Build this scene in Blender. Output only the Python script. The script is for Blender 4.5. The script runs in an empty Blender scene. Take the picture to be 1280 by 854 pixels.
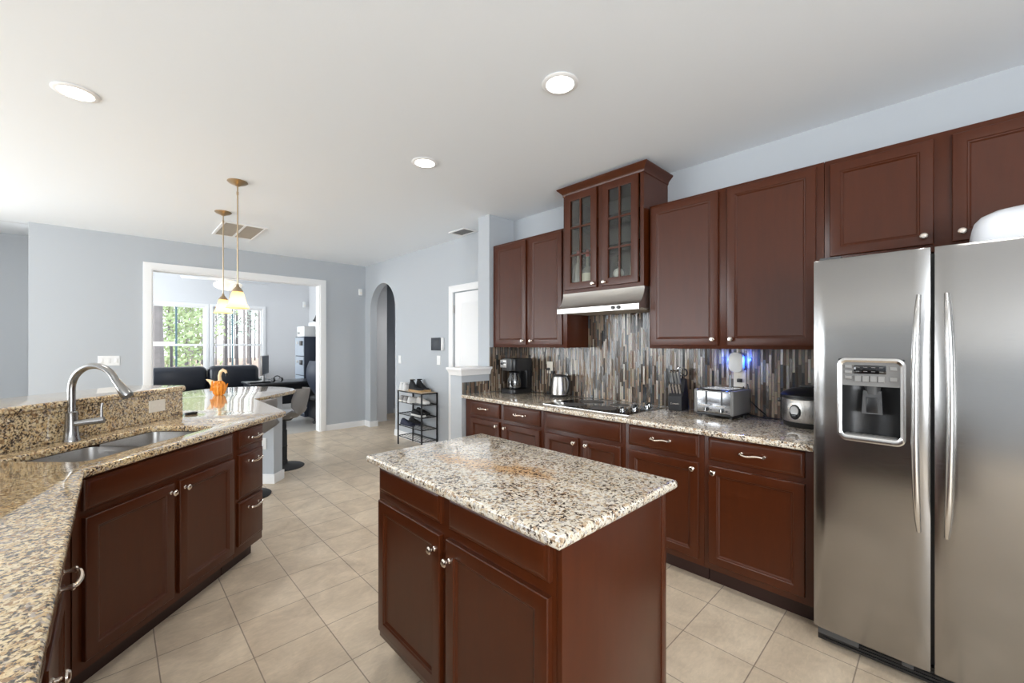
import bpy, bmesh, math, random
from math import sin, cos, pi, radians as R, sqrt
from mathutils import Vector, Matrix

# ------------------------------------------------------------------ camera, world, lights
SC = bpy.context.scene
COL = SC.collection
YAW = 0.765
F_PX = 519.5
cd = bpy.data.cameras.new('camera'); cam = bpy.data.objects.new('camera', cd); COL.objects.link(cam)
cam.location = (0, 0, 1.403)
cam.rotation_euler = (pi/2, 0, -YAW)
cd.sensor_width = 36; cd.lens = 36*F_PX/1280
cd.shift_y = (430.4-427)/1280
cd.clip_start = 0.02
SC.camera = cam
SC.view_settings.view_transform = 'Standard'
SC.view_settings.look = 'None'
SC.view_settings.gamma = 1
SC.view_settings.use_curve_mapping = False
SC.view_settings.exposure = 0.56

W = bpy.data.worlds.new('world'); SC.world = W; W.use_nodes = True
W.node_tree.nodes['Background'].inputs[0].default_value = (0.90, 0.95, 1.0, 1)
W.node_tree.nodes['Background'].inputs[1].default_value = 1.9

def area(name, loc, direction, sx, sy, power, color=(1, 1, 1)):
    l = bpy.data.lights.new(name, 'AREA'); l.shape = 'RECTANGLE'; l.size = sx; l.size_y = sy
    l.energy = power; l.color = color
    o = bpy.data.objects.new(name, l); COL.objects.link(o)
    o.location = loc
    o.rotation_euler = Vector(direction).to_track_quat('-Z', 'Y').to_euler()
    return o
sun = bpy.data.lights.new('sun', 'SUN'); sun.energy = 1.8; sun.angle = R(3); sun.color = (1, .96, .9)
so = bpy.data.objects.new('sun', sun); COL.objects.link(so)
so.rotation_euler = Vector((0.55, 0.55, -0.75)).to_track_quat('-Z', 'Y').to_euler()
DAY = (0.90, 0.96, 1.0)
area('left_fill_light', (-5.05, 5.35, 1.5), (1, 0, .10), 3.2, 1.85, 112, DAY)  # added lamp in an unseen left opening, evens out the room light
area('set_back_window_daylight', (-3.2, 7.92, 1.45), (0, -1, .15), 2.1, 1.6, 75, DAY)
area('rear_fill_light', (-1.6, -3.06, 1.55), (.1, 1, .5), 3.6, 1.9, 165, (.93, .97, 1))  # added lamp behind the camera, tilted up to brighten ceiling and far wall
area('sunroom_fill_light', (-1.4, 9.2, 1.6), (1, 0, .1), 2.2, 1.8, 80, DAY)  # added area lamp inside the sunroom, brightens its walls

# ------------------------------------------------------------------ materials
def new_mat(name):
    m = bpy.data.materials.new(name); m.use_nodes = True
    nt = m.node_tree; b = nt.nodes['Principled BSDF']
    return m, nt, b
def mat(name, col, rough=.5, metal=0, spec=.5, coat=0, emit=None, es=0, bump=0, bscale=200, trans=0, alpha=1, var=0.0, vscale=6, sheen=0):
    m, nt, b = new_mat(name)
    b.inputs['Base Color'].default_value = (*col, 1)
    b.inputs['Roughness'].default_value = rough
    b.inputs['Metallic'].default_value = metal
    b.inputs['Specular IOR Level'].default_value = spec
    b.inputs['Coat Weight'].default_value = coat
    b.inputs['Coat Roughness'].default_value = .12
    b.inputs['Transmission Weight'].default_value = trans
    b.inputs['Sheen Weight'].default_value = sheen
    if emit: b.inputs['Emission Color'].default_value = (*emit, 1); b.inputs['Emission Strength'].default_value = es
    tc = nt.nodes.new('ShaderNodeTexCoord')
    if bump:
        n = nt.nodes.new('ShaderNodeTexNoise'); n.inputs['Scale'].default_value = bscale; n.inputs['Detail'].default_value = 3
        nt.links.new(tc.outputs['Object'], n.inputs['Vector'])
        bp = nt.nodes.new('ShaderNodeBump'); bp.inputs['Strength'].default_value = bump; bp.inputs['Distance'].default_value = .002
        nt.links.new(n.outputs['Fac'], bp.inputs['Height']); nt.links.new(bp.outputs[0], b.inputs['Normal'])
    if var:
        n = nt.nodes.new('ShaderNodeTexNoise'); n.inputs['Scale'].default_value = vscale; n.inputs['Detail'].default_value = 4
        nt.links.new(tc.outputs['Object'], n.inputs['Vector'])
        mx = nt.nodes.new('ShaderNodeMix'); mx.data_type = 'RGBA'
        mx.inputs[6].default_value = (*[max(0, c*(1-var)) for c in col], 1); mx.inputs[7].default_value = (*[min(1, c*(1+var)) for c in col], 1)
        nt.links.new(n.outputs['Fac'], mx.inputs[0]); nt.links.new(mx.outputs[2], b.inputs['Base Color'])
    return m
def ramp(nt, stops, interp='LINEAR'):
    r = nt.nodes.new('ShaderNodeValToRGB'); cr = r.color_ramp; cr.interpolation = interp
    while len(cr.elements) < len(stops): cr.elements.new(.5)
    for e, (p, c) in zip(cr.elements, stops): e.position = p; e.color = (*c, 1)
    return r
def noise(nt, vec, scale, detail=4, rough=.55, dist=0):
    n = nt.nodes.new('ShaderNodeTexNoise'); n.inputs['Scale'].default_value = scale; n.inputs['Detail'].default_value = detail
    n.inputs['Roughness'].default_value = rough; n.inputs['Distortion'].default_value = dist
    nt.links.new(vec, n.inputs['Vector']); return n
def mixc(nt, fac, a, b, mode='MIX'):
    m = nt.nodes.new('ShaderNodeMix'); m.data_type = 'RGBA'; m.blend_type = mode
    for sock, v in ((0, fac), (6, a), (7, b)):
        if isinstance(v, (int, float)): m.inputs[sock].default_value = v
        elif isinstance(v, tuple): m.inputs[sock].default_value = (*v, 1)
        else: nt.links.new(v, m.inputs[sock])
    return m.outputs[2]
def math_n(nt, op, a, b=None):
    m = nt.nodes.new('ShaderNodeMath'); m.operation = op
    for i, v in enumerate((a, b)):
        if v is None: continue
        if isinstance(v, (int, float)): m.inputs[i].default_value = v
        else: nt.links.new(v, m.inputs[i])
    return m.outputs[0]

def granite(name, warm, vein=None):
    m, nt, b = new_mat(name)
    tc = nt.nodes.new('ShaderNodeTexCoord').outputs['Object']
    nd = noise(nt, tc, 55, 2, .5)
    sb = nt.nodes.new('ShaderNodeVectorMath'); sb.operation = 'MULTIPLY_ADD'
    nt.links.new(nd.outputs['Color'], sb.inputs[0]); sb.inputs[1].default_value = (.016, .016, .016); nt.links.new(tc, sb.inputs[2])
    P = sb.outputs[0]
    v = nt.nodes.new('ShaderNodeTexVoronoi'); v.inputs['Scale'].default_value = 98; nt.links.new(P, v.inputs['Vector'])
    sp = nt.nodes.new('ShaderNodeSeparateColor'); nt.links.new(v.outputs['Color'], sp.inputs[0])
    if warm:
        st = [(0, (.68, .50, .27)), (.22, (.76, .60, .36)), (.45, (.57, .39, .20)), (.6, (.72, .57, .37)), (.74, (.44, .37, .30)), (.84, (.36, .22, .11)), (.92, (.80, .66, .43))]
    else:
        st = [(0, (.74, .66, .53)), (.25, (.82, .76, .66)), (.46, (.62, .49, .34)), (.60, (.76, .70, .60)), (.74, (.52, .48, .44)), (.85, (.42, .29, .18)), (.92, (.78, .69, .54))]
    c = ramp(nt, st, 'CONSTANT'); nt.links.new(sp.outputs[0], c.inputs[0]); col = c.outputs[0]
    nf = noise(nt, tc, 240, 3, .6)
    fr = ramp(nt, [(.3, (.80, .80, .80)), (.7, (1.1, 1.1, 1.1))]); nt.links.new(nf.outputs['Fac'], fr.inputs[0])
    col = mixc(nt, 1.0, col, fr.outputs[0], 'MULTIPLY')
    n2 = noise(nt, tc, 9, 4, .6, .6)
    if vein:
        (ax, ay), (bx, by), wd = vein
        L = sqrt((bx-ax)**2+(by-ay)**2); nx, ny = -(by-ay)/L, (bx-ax)/L; ux, uy = (bx-ax)/L, (by-ay)/L
        def lin(kx, ky, k0):
            d = nt.nodes.new('ShaderNodeVectorMath'); d.operation = 'DOT_PRODUCT'; nt.links.new(tc, d.inputs[0]); d.inputs[1].default_value = (kx, ky, 0)
            return math_n(nt, 'ADD', d.outputs['Value'], k0)
        dist = math_n(nt, 'ABSOLUTE', math_n(nt, 'ADD', lin(nx, ny, -(nx*ax+ny*ay)), math_n(nt, 'MULTIPLY', math_n(nt, 'SUBTRACT', n2.outputs['Fac'], .5), .28)))
        al = math_n(nt, 'ABSOLUTE', lin(ux, uy, -(ux*(ax+bx)/2+uy*(ay+by)/2)))
        q = math_n(nt, 'ADD', math_n(nt, 'DIVIDE', dist, wd), math_n(nt, 'POWER', math_n(nt, 'DIVIDE', al, L/2), 4))
        g = ramp(nt, [(.35, (1, 1, 1)), (1.0, (0, 0, 0))]); nt.links.new(q, g.inputs[0]); gf = math_n(nt, 'MULTIPLY', g.outputs[0], .75)
    else:
        g = ramp(nt, [(.56, (0, 0, 0)), (.72, (1, 1, 1))]); nt.links.new(n2.outputs['Fac'], g.inputs[0]); gf = math_n(nt, 'MULTIPLY', g.outputs[0], .5)
    col = mixc(nt, gf, col, (.86, .55, .25), 'MULTIPLY')
    n3 = noise(nt, tc, 112, 3, .6, .5)       # dark flecks
    n5 = noise(nt, tc, 11, 2, .5)
    f = math_n(nt, 'ADD', n3.outputs['Fac'], math_n(nt, 'MULTIPLY', math_n(nt, 'SUBTRACT', n5.outputs['Fac'], .5), .22))
    d1 = ramp(nt, [(.525, (0, 0, 0)), (.575, (1, 1, 1))] if not warm else [(.49, (0, 0, 0)), (.55, (1, 1, 1))]); nt.links.new(f, d1.inputs[0])
    col = mixc(nt, math_n(nt, 'MULTIPLY', d1.outputs[0], .72), col, (.17, .095, .05))
    d2 = ramp(nt, [(.580, (0, 0, 0)), (.615, (1, 1, 1))] if not warm else [(.560, (0, 0, 0)), (.60, (1, 1, 1))]); nt.links.new(f, d2.inputs[0])
    col = mixc(nt, math_n(nt, 'MULTIPLY', d2.outputs[0], .93), col, (.028, .022, .020))
    nt.links.new(col, b.inputs['Base Color'])
    b.inputs['Roughness'].default_value = .12
    b.inputs['Coat Weight'].default_value = .7; b.inputs['Coat Roughness'].default_value = .03
    return m
def wood(name, c0, c1, rough=.3, coat=.25, spec=.5):
    m, nt, b = new_mat(name)
    tc = nt.nodes.new('ShaderNodeTexCoord').outputs['Object']
    mp = nt.nodes.new('ShaderNodeMapping'); mp.inputs['Scale'].default_value = (5, 5, .7); nt.links.new(tc, mp.inputs[0])
    n = noise(nt, mp.outputs[0], 7, 6, .6, .3)
    r = ramp(nt, [(.3, c0), (.7, c1)]); nt.links.new(n.outputs['Fac'], r.inputs[0])
    nt.links.new(r.outputs[0], b.inputs['Base Color'])
    b.inputs['Roughness'].default_value = rough; b.inputs['Coat Weight'].default_value = coat; b.inputs['Coat Roughness'].default_value = .22; b.inputs['Specular IOR Level'].default_value = spec
    return m
def mosaic(name):
    m, nt, b = new_mat(name)
    tc = nt.nodes.new('ShaderNodeTexCoord').outputs['Object']
    sep = nt.nodes.new('ShaderNodeSeparateXYZ'); nt.links.new(tc, sep.inputs[0])
    u = math_n(nt, 'ADD', sep.outputs[0], sep.outputs[1]); z = sep.outputs[2]
    row = math_n(nt, 'FLOOR', math_n(nt, 'DIVIDE', u, .0165))
    wn = nt.nodes.new('ShaderNodeTexWhiteNoise'); wn.noise_dimensions = '1D'; nt.links.new(row, wn.inputs['W'])
    zz = math_n(nt, 'ADD', z, math_n(nt, 'MULTIPLY', wn.outputs['Value'], .9))
    cmb = nt.nodes.new('ShaderNodeCombineXYZ'); nt.links.new(zz, cmb.inputs[0]); nt.links.new(u, cmb.inputs[1])
    br = nt.nodes.new('ShaderNodeTexBrick'); br.offset = 0; br.squash = 1
    br.inputs['Scale'].default_value = 1; br.inputs['Brick Width'].default_value = .15; br.inputs['Row Height'].default_value = .0165
    br.inputs['Mortar Size'].default_value = .0011; br.inputs['Mortar Smooth'].default_value = .1
    br.inputs['Color1'].default_value = (0, 0, 0, 1); br.inputs['Color2'].default_value = (1, 1, 1, 1); br.inputs['Mortar'].default_value = (0, 0, 0, 1)
    nt.links.new(cmb.outputs[0], br.inputs['Vector'])
    pal = ramp(nt, [(0, (.050, .032, .020)), (.14, (.16, .088, .048)), (.28, (.030, .033, .035)), (.36, (.26, .17, .095)), (.52, (.080, .092, .10)), (.60, (.080, .052, .034)), (.72, (.33, .245, .16)), (.85, (.16, .135, .11)), (.95, (.44, .38, .30))], 'CONSTANT')
    nt.links.new(br.outputs['Color'], pal.inputs[0])
    mp = nt.nodes.new('ShaderNodeMapping'); mp.inputs['Scale'].default_value = (1, 1, .25); nt.links.new(tc, mp.inputs[0])
    n = noise(nt, mp.outputs[0], 150, 4, .6)
    col = mixc(nt, .55, pal.outputs[0], n.outputs['Color'], 'OVERLAY')
    hs = nt.nodes.new('ShaderNodeHueSaturation'); hs.inputs['Saturation'].default_value = .8; nt.links.new(col, hs.inputs['Color'])
    col = mixc(nt, br.outputs['Fac'], hs.outputs[0], (.11, .095, .08))
    nt.links.new(col, b.inputs['Base Color'])
    b.inputs['Roughness'].default_value = .13; b.inputs['Specular IOR Level'].default_value = .55
    bp = nt.nodes.new('ShaderNodeBump'); bp.inputs['Strength'].default_value = .8; bp.inputs['Distance'].default_value = .002
    inv = math_n(nt, 'SUBTRACT', 1, br.outputs['Fac'])
    hh = math_n(nt, 'ADD', inv, math_n(nt, 'MULTIPLY', br.outputs['Color'], .9))
    hh = math_n(nt, 'ADD', hh, math_n(nt, 'MULTIPLY', n.outputs['Fac'], .35))
    nt.links.new(hh, bp.inputs['Height'])
    w2 = nt.nodes.new('ShaderNodeTexWhiteNoise'); w2.noise_dimensions = '1D'; nt.links.new(math_n(nt, 'MULTIPLY', br.outputs['Color'], 97.3), w2.inputs['W'])
    sub = nt.nodes.new('ShaderNodeVectorMath'); sub.operation = 'SUBTRACT'; nt.links.new(w2.outputs['Color'], sub.inputs[0]); sub.inputs[1].default_value = (.5, .5, .5)
    scl = nt.nodes.new('ShaderNodeVectorMath'); scl.operation = 'SCALE'; nt.links.new(sub.outputs[0], scl.inputs[0]); scl.inputs['Scale'].default_value = .12
    ad = nt.nodes.new('ShaderNodeVectorMath'); ad.operation = 'ADD'; nt.links.new(bp.outputs[0], ad.inputs[0]); nt.links.new(scl.outputs[0], ad.inputs[1])
    nm = nt.nodes.new('ShaderNodeVectorMath'); nm.operation = 'NORMALIZE'; nt.links.new(ad.outputs[0], nm.inputs[0])
    nt.links.new(nm.outputs[0], b.inputs['Normal'])
    return m
def floor_tile(name, size, ox, oy):
    m, nt, b = new_mat(name)
    tc = nt.nodes.new('ShaderNodeTexCoord').outputs['Object']
    mp = nt.nodes.new('ShaderNodeMapping'); mp.inputs['Location'].default_value = (-ox, -oy, 0); nt.links.new(tc, mp.inputs[0])
    br = nt.nodes.new('ShaderNodeTexBrick'); br.offset = 0; br.squash = 1
    br.inputs['Scale'].default_value = 1; br.inputs['Brick Width'].default_value = size; br.inputs['Row Height'].default_value = size
    br.inputs['Mortar Size'].default_value = .0026; br.inputs['Mortar Smooth'].default_value = .2
    br.inputs['Color1'].default_value = (.63, .515, .385, 1); br.inputs['Color2'].default_value = (.70, .585, .445, 1); br.inputs['Mortar'].default_value = (.33, .26, .20, 1)
    nt.links.new(mp.outputs[0], br.inputs['Vector'])
    n = noise(nt, tc, 5, 6, .65, .6)
    r = ramp(nt, [(.3, (.80, .78, .76)), (.7, (1.12, 1.12, 1.12))]); nt.links.new(n.outputs['Fac'], r.inputs[0])
    mp2 = nt.nodes.new('ShaderNodeMapping'); mp2.inputs['Scale'].default_value = (1, 3.5, 1); nt.links.new(tc, mp2.inputs[0])
    n2 = noise(nt, mp2.outputs[0], 22, 5, .7, .8)
    r2 = ramp(nt, [(.3, (.90, .90, .90)), (.7, (1.06, 1.06, 1.06))]); nt.links.new(n2.outputs['Fac'], r2.inputs[0])
    col = mixc(nt, 1.0, mixc(nt, 1.0, br.outputs['Color'], r.outputs[0], 'MULTIPLY'), r2.outputs[0], 'MULTIPLY')
    nt.links.new(col, b.inputs['Base Color'])
    b.inputs['Roughness'].default_value = .34; b.inputs['Specular IOR Level'].default_value = .45
    bp = nt.nodes.new('ShaderNodeBump'); bp.inputs['Strength'].default_value = .5; bp.inputs['Distance'].default_value = .002
    nt.links.new(math_n(nt, 'ADD', math_n(nt, 'SUBTRACT', 1, br.outputs['Fac']), math_n(nt, 'MULTIPLY', n2.outputs['Fac'], .25)), bp.inputs['Height']); nt.links.new(bp.outputs[0], b.inputs['Normal'])
    return m
def steel(name, col=(.60, .59, .57), rough=.3, axis=(1, 1, 60), bump=.06, aniso=0.0):
    m, nt, b = new_mat(name)
    b.inputs['Base Color'].default_value = (*col, 1); b.inputs['Metallic'].default_value = 1; b.inputs['Roughness'].default_value = rough
    tc = nt.nodes.new('ShaderNodeTexCoord').outputs['Object']
    mp = nt.nodes.new('ShaderNodeMapping'); mp.inputs['Scale'].default_value = axis; nt.links.new(tc, mp.inputs[0])
    n = noise(nt, mp.outputs[0], 18, 4, .6)
    rr = ramp(nt, [(.3, (rough*.8,)*3), (.7, (rough*1.25,)*3)]); nt.links.new(n.outputs['Fac'], rr.inputs[0]); nt.links.new(rr.outputs[0], b.inputs['Roughness'])
    bp = nt.nodes.new('ShaderNodeBump'); bp.inputs['Strength'].default_value = bump; bp.inputs['Distance'].default_value = .001
    nt.links.new(n.outputs['Fac'], bp.inputs['Height']); nt.links.new(bp.outputs[0], b.inputs['Normal'])
    return m
def glass(name, tint=(1, 1, 1), refl=.12):
    m = bpy.data.materials.new(name); m.use_nodes = True; nt = m.node_tree; nt.nodes.clear()
    o = nt.nodes.new('ShaderNodeOutputMaterial'); mx = nt.nodes.new('ShaderNodeMixShader')
    t = nt.nodes.new('ShaderNodeBsdfTransparent'); t.inputs[0].default_value = (*tint, 1)
    g = nt.nodes.new('ShaderNodeBsdfGlossy'); g.inputs['Roughness'].default_value = .03
    fr = nt.nodes.new('ShaderNodeFresnel'); fr.inputs[0].default_value = 1.45
    nt.links.new(math_n(nt, 'MULTIPLY', fr.outputs[0], refl/.04*.5), mx.inputs[0])
    nt.links.new(t.outputs[0], mx.inputs[1]); nt.links.new(g.outputs[0], mx.inputs[2]); nt.links.new(mx.outputs[0], o.inputs[0])
    return m
def shade_glass(name):
    m = bpy.data.materials.new(name); m.use_nodes = True; nt = m.node_tree; nt.nodes.clear()
    o = nt.nodes.new('ShaderNodeOutputMaterial'); ad = nt.nodes.new('ShaderNodeAddShader')
    t = nt.nodes.new('ShaderNodeBsdfTranslucent'); t.inputs[0].default_value = (.90, .70, .40, 1)
    e = nt.nodes.new('ShaderNodeEmission'); e.inputs[0].default_value = (1, .78, .42, 1); e.inputs[1].default_value = .32
    nt.links.new(t.outputs[0], ad.inputs[0]); nt.links.new(e.outputs[0], ad.inputs[1]); nt.links.new(ad.outputs[0], o.inputs[0])
    return m

M = dict(
    cherry=wood('cherry_wood', (.058, .0122, .0026), (.070, .0150, .0033), .31, .0, .40),
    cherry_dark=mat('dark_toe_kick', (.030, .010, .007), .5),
    cherry_in=mat('cabinet_interior', (.11, .10, .09), .6, var=.2),
    granite=granite('granite_light', False), granite_w=granite('granite_warm', True), granite_i=granite('granite_island', False, ((1.02, 1.62), (1.16, .93), .085)),
    tile=mosaic('mosaic_tile'), floor=floor_tile('floor_tile', .312, .143, .889),
    wall=mat('blue_grey_paint', (.480, .508, .540), .62, spec=.35, bump=.08, bscale=350),
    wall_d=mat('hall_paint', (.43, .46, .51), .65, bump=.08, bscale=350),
    white_wall=mat('pale_grey_paint', (.70, .70, .71), .65, bump=.05, bscale=300),
    ceil=mat('ceiling_paint', (.88, .92, .965), .75, bump=.25, bscale=260),
    white=mat('white_trim_paint', (.88, .88, .88), .4, bump=.02, bscale=80),
    plastic=mat('white_plastic', (.85, .85, .84), .35, bump=.01),
    almond=mat('almond_plastic', (.80, .74, .64), .35, bump=.01),
    slot=mat('dark_slot', (.05, .05, .05), .6, bump=.01),
    steel=steel('brushed_steel', (.36, .352, .345), .2, (1, 1, 40), .012),
    steel_v=steel('brushed_steel_vertical', (.62, .60, .57), .30, (60, 60, 1), .04),
    sink_s=steel('sink_steel', (.58, .57, .56), .30, (30, 30, 30), .02),
    steel_s=steel('satin_steel', (.70, .69, .68), .22, (30, 30, 30), .02),
    nickel=mat('satin_nickel', (.82, .74, .66), .22, 1, bump=.01),
    brass=mat('antique_brass', (.47, .36, .24), .3, 1, bump=.01),
    toaster_s=mat('toaster_steel', (.40, .41, .43), .2, 1, bump=.01), recess=mat('dark_recess', (.035, .035, .036), .3, .5, bump=.01),
    chrome=mat('chrome', (.58, .59, .60), .10, 1, bump=.01),
    faucet=steel('faucet_steel', (.34, .335, .33), .24, (30, 30, 30), .02),
    black=mat('black_plastic', (.012, .012, .013), .32, bump=.02),
    black_m=mat('matt_black', (.018, .018, .02), .6, bump=.05),
    black_glass=mat('black_glass', (.006, .006, .007), .04, spec=.7, bump=.002),
    dark_grey=mat('dark_grey_plastic', (.07, .07, .072), .4, bump=.02),
    grey_p=mat('grey_plastic', (.20, .195, .19), .35, bump=.02),
    silver_p=mat('silver_plastic', (.42, .41, .40), .3, .6, bump=.02),
    leather=mat('black_leather', (.012, .014, .02), .3, spec=.5, bump=.5, bscale=45),
    shell=mat('stool_shell', (.23, .215, .205), .5, bump=.15, bscale=300),
    cushion=mat('pale_cushion', (.72, .75, .80), .5, bump=.05),
    iron=mat('black_iron', (.012, .012, .014), .4, .4, bump=.02),
    mdf=mat('light_wood_board', (.62, .47, .31), .5, var=.2, vscale=20),
    orange=mat('orange_paper', (.95, .28, .02), .45, var=.3, vscale=60),
    orange_l=mat('pale_orange_paper', (.95, .62, .36), .45, var=.25, vscale=60),
    pane=glass('window_glass', (1, 1, 1), .03), pane_c=glass('cabinet_glass', (.93, .95, .94), .09),
    carafe=glass('carafe_glass', (.45, .45, .45), .4), bottle_g=mat('bottle_glass', (.30, .27, .22), .08, spec=.8, bump=.01),
    cap_red=mat('red_cap', (.55, .05, .04), .35, bump=.02), label_c=mat('cream_label', (.85, .78, .58), .6, bump=.02),
    fan_bowl=mat('frosted_fan_glass', (.92, .88, .80), .3, emit=(1, .90, .74), es=.35),
    cream=mat('cream_ceramic', (.88, .84, .76), .3, bump=.01),
    grille=mat('brown_filter', (.42, .37, .31), .8, bump=.2, bscale=500),
    shade=shade_glass('amber_shade_glass'),
    lamp=mat('lamp_lens', (1, 1, 1), .5, emit=(1, .96, .88), es=6),
    led=mat('blue_led', (.05, .1, .9), .4, emit=(.03, .12, 1), es=4),
    screen=mat('grey_screen', (.02, .025, .035), .5, bump=.01),
    cabinet_blue=mat('blue_grey_metal', (.34, .39, .46), .4, bump=.03),
    navy=mat('dark_navy', (.02, .028, .05), .5, bump=.05),
    desk=mat('black_desk', (.018, .02, .026), .3, var=.2),
    shoe_b=mat('black_suede', (.014, .014, .016), .75, bump=.2), shoe_w=mat('white_leather', (.78, .78, .78), .5, bump=.05),
    shoe_g=mat('grey_mesh', (.34, .33, .33), .7, bump=.3, bscale=500), shoe_n=mat('navy_mesh', (.02, .025, .055), .7, bump=.3, bscale=500),
    sole_t=mat('tan_sole', (.55, .36, .18), .6, bump=.05), sole_w=mat('white_sole', (.8, .8, .78), .5, bump=.05),
    red=mat('red_print', (.7, .08, .06), .5, bump=.02), blue_p=mat('blue_print', (.1, .35, .6), .5, bump=.02),
    bark=mat('bark', (.10, .10, .11), .9, bump=.8, bscale=30, var=.4, vscale=5), bark_p=mat('pale_bark', (.22, .215, .22), .9, bump=.6, bscale=30, var=.3, vscale=5),
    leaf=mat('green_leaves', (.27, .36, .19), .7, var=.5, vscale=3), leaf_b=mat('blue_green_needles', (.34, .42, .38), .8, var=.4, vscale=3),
    litter=mat('leaf_litter', (.50, .38, .31), .9, var=.45, vscale=2.5),
    canvas=mat('teal_canvas', (.07, .14, .17), .7, bump=.1),
    sunfloor=mat('sunroom_floor', (.55, .52, .48), .4, var=.15, vscale=3),
    grey_bin=mat('white_bin', (.74, .75, .78), .35, bump=.01),
)

# ------------------------------------------------------------------ mesh helpers
class MB:
    def __init__(s): s.bm = bmesh.new()
    def face(s, pts):
        try: return s.bm.faces.new([s.bm.verts.new(p) for p in pts])
        except ValueError: return None
    def box(s, x0, x1, y0, y1, z0, z1, bev=0, seg=2):
        b = bmesh.new()
        v = [b.verts.new(p) for p in ((x0, y0, z0), (x1, y0, z0), (x1, y1, z0), (x0, y1, z0), (x0, y0, z1), (x1, y0, z1), (x1, y1, z1), (x0, y1, z1))]
        for f in ((3, 2, 1, 0), (4, 5, 6, 7), (0, 1, 5, 4), (1, 2, 6, 5), (2, 3, 7, 6), (3, 0, 4, 7)): b.faces.new([v[i] for i in f])
        if bev: bmesh.ops.bevel(b, geom=b.edges[:], offset=bev, segments=seg, profile=.5, affect='EDGES')
        s.add(b); return s
    def add(s, b, mtx=None):
        if mtx is not None: bmesh.ops.transform(b, matrix=mtx, verts=b.verts)
        m = {}
        for v in b.verts: m[v] = s.bm.verts.new(v.co)
        for f in b.faces:
            try: s.bm.faces.new([m[v] for v in f.verts])
            except ValueError: pass
        b.free()
    def xf(s, mtx): bmesh.ops.transform(s.bm, matrix=mtx, verts=s.bm.verts); return s
    def loft(s, rings, cap=True, closed=True):
        R_ = [[s.bm.verts.new(p) for p in r] for r in rings]
        n = len(R_[0])
        for a, b in zip(R_, R_[1:]):
            for i in range(n if closed else n-1):
                j = (i+1) % n
                try: s.bm.faces.new((a[i], a[j], b[j], b[i]))
                except ValueError: pass
        if cap:
            for r in (R_[0][::-1], R_[-1]):
                try: s.bm.faces.new(r)
                except ValueError: pass
        return s
    def tube(s, pts, r, seg=10, closed=False):
        pts = [Vector(p) for p in pts]; n = len(pts)
        rr = r if isinstance(r, (list, tuple)) else [r]*n
        rings = []; up = None
        for i, p in enumerate(pts):
            d = (pts[(i+1) % n]-pts[i-1]) if closed else (pts[min(i+1, n-1)]-pts[max(i-1, 0)])
            d.normalize()
            if up is None: up = Vector((0, 0, 1)) if abs(d.z) < .9 else Vector((1, 0, 0))
            a = d.cross(up); a.normalize(); b = a.cross(d); b.normalize(); up = b
            rings.append([p+(a*cos(2*pi*k/seg)+b*sin(2*pi*k/seg))*rr[i] for k in range(seg)])
        if closed: rings.append(rings[0]); return s.loft(rings, False)
        return s.loft(rings)
    def cyl(s, p, q, r, r2=None, seg=16): return s.tube([p, q], [r, r if r2 is None else r2], seg)
    def lathe(s, prof, o=(0, 0, 0), axis='z', seg=24):
        rings = []
        for r, h in prof:
            ring = []
            for k in range(seg):
                a = 2*pi*k/seg; u, v = max(r, 1e-5)*cos(a), max(r, 1e-5)*sin(a)
                p = {'z': (u, v, h), 'x': (h, u, v), 'y': (v, h, u)}[axis]
                ring.append((p[0]+o[0], p[1]+o[1], p[2]+o[2]))
            rings.append(ring)
        return s.loft(rings)
    def panel(s, x0, x1, z0, z1, prof):
        """nested rectangular rings facing -y: prof = [(inset, y), ...], first is the back"""
        rings = [[(x0+i, y, z0+i), (x1-i, y, z0+i), (x1-i, y, z1-i), (x0+i, y, z1-i)] for i, y in prof]
        return s.loft(rings)
    def prism(s, poly, c0, c1, axis='y', bev=0):
        b = bmesh.new()
        def P(a, c, t): return {'x': (t, a, c), 'y': (a, t, c), 'z': (a, c, t)}[axis]
        A = [b.verts.new(P(a, c, c0)) for a, c in poly]; B = [b.verts.new(P(a, c, c1)) for a, c in poly]
        n = len(poly)
        b.faces.new(A[::-1]); b.faces.new(B)
        for i in range(n): b.faces.new((A[i], A[(i+1) % n], B[(i+1) % n], B[i]))
        if bev: bmesh.ops.bevel(b, geom=b.edges[:], offset=bev, segments=2, profile=.5, affect='EDGES')
        s.add(b); return s
    def sphere(s, c, r, seg=16, sc=(1, 1, 1)):
        b = bmesh.new(); bmesh.ops.create_uvsphere(b, u_segments=seg, v_segments=max(6, seg//2), radius=r)
        s.add(b, Matrix.Translation(c) @ Matrix.Diagonal((*sc, 1))); return s
    def build(s, name, m, parent=None, smooth=35, loc=None, rot=None):
        bmesh.ops.remove_doubles(s.bm, verts=s.bm.verts, dist=1e-6)
        bmesh.ops.recalc_face_normals(s.bm, faces=s.bm.faces)
        me = bpy.data.meshes.new(name); s.bm.to_mesh(me); s.bm.free()
        return link(name, me, m, parent, smooth, loc, rot)
def link(name, me, m, parent=None, smooth=35, loc=None, rot=None):
    me.materials.clear(); me.materials.append(M[m] if isinstance(m, str) else m)
    if smooth:
        for p in me.polygons: p.use_smooth = True
        me.set_sharp_from_angle(angle=R(smooth))
    o = bpy.data.objects.new(name, me); COL.objects.link(o)
    if parent: o.parent = parent
    if loc is not None: o.location = loc
    if rot is not None: o.rotation_euler = rot
    return o
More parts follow.
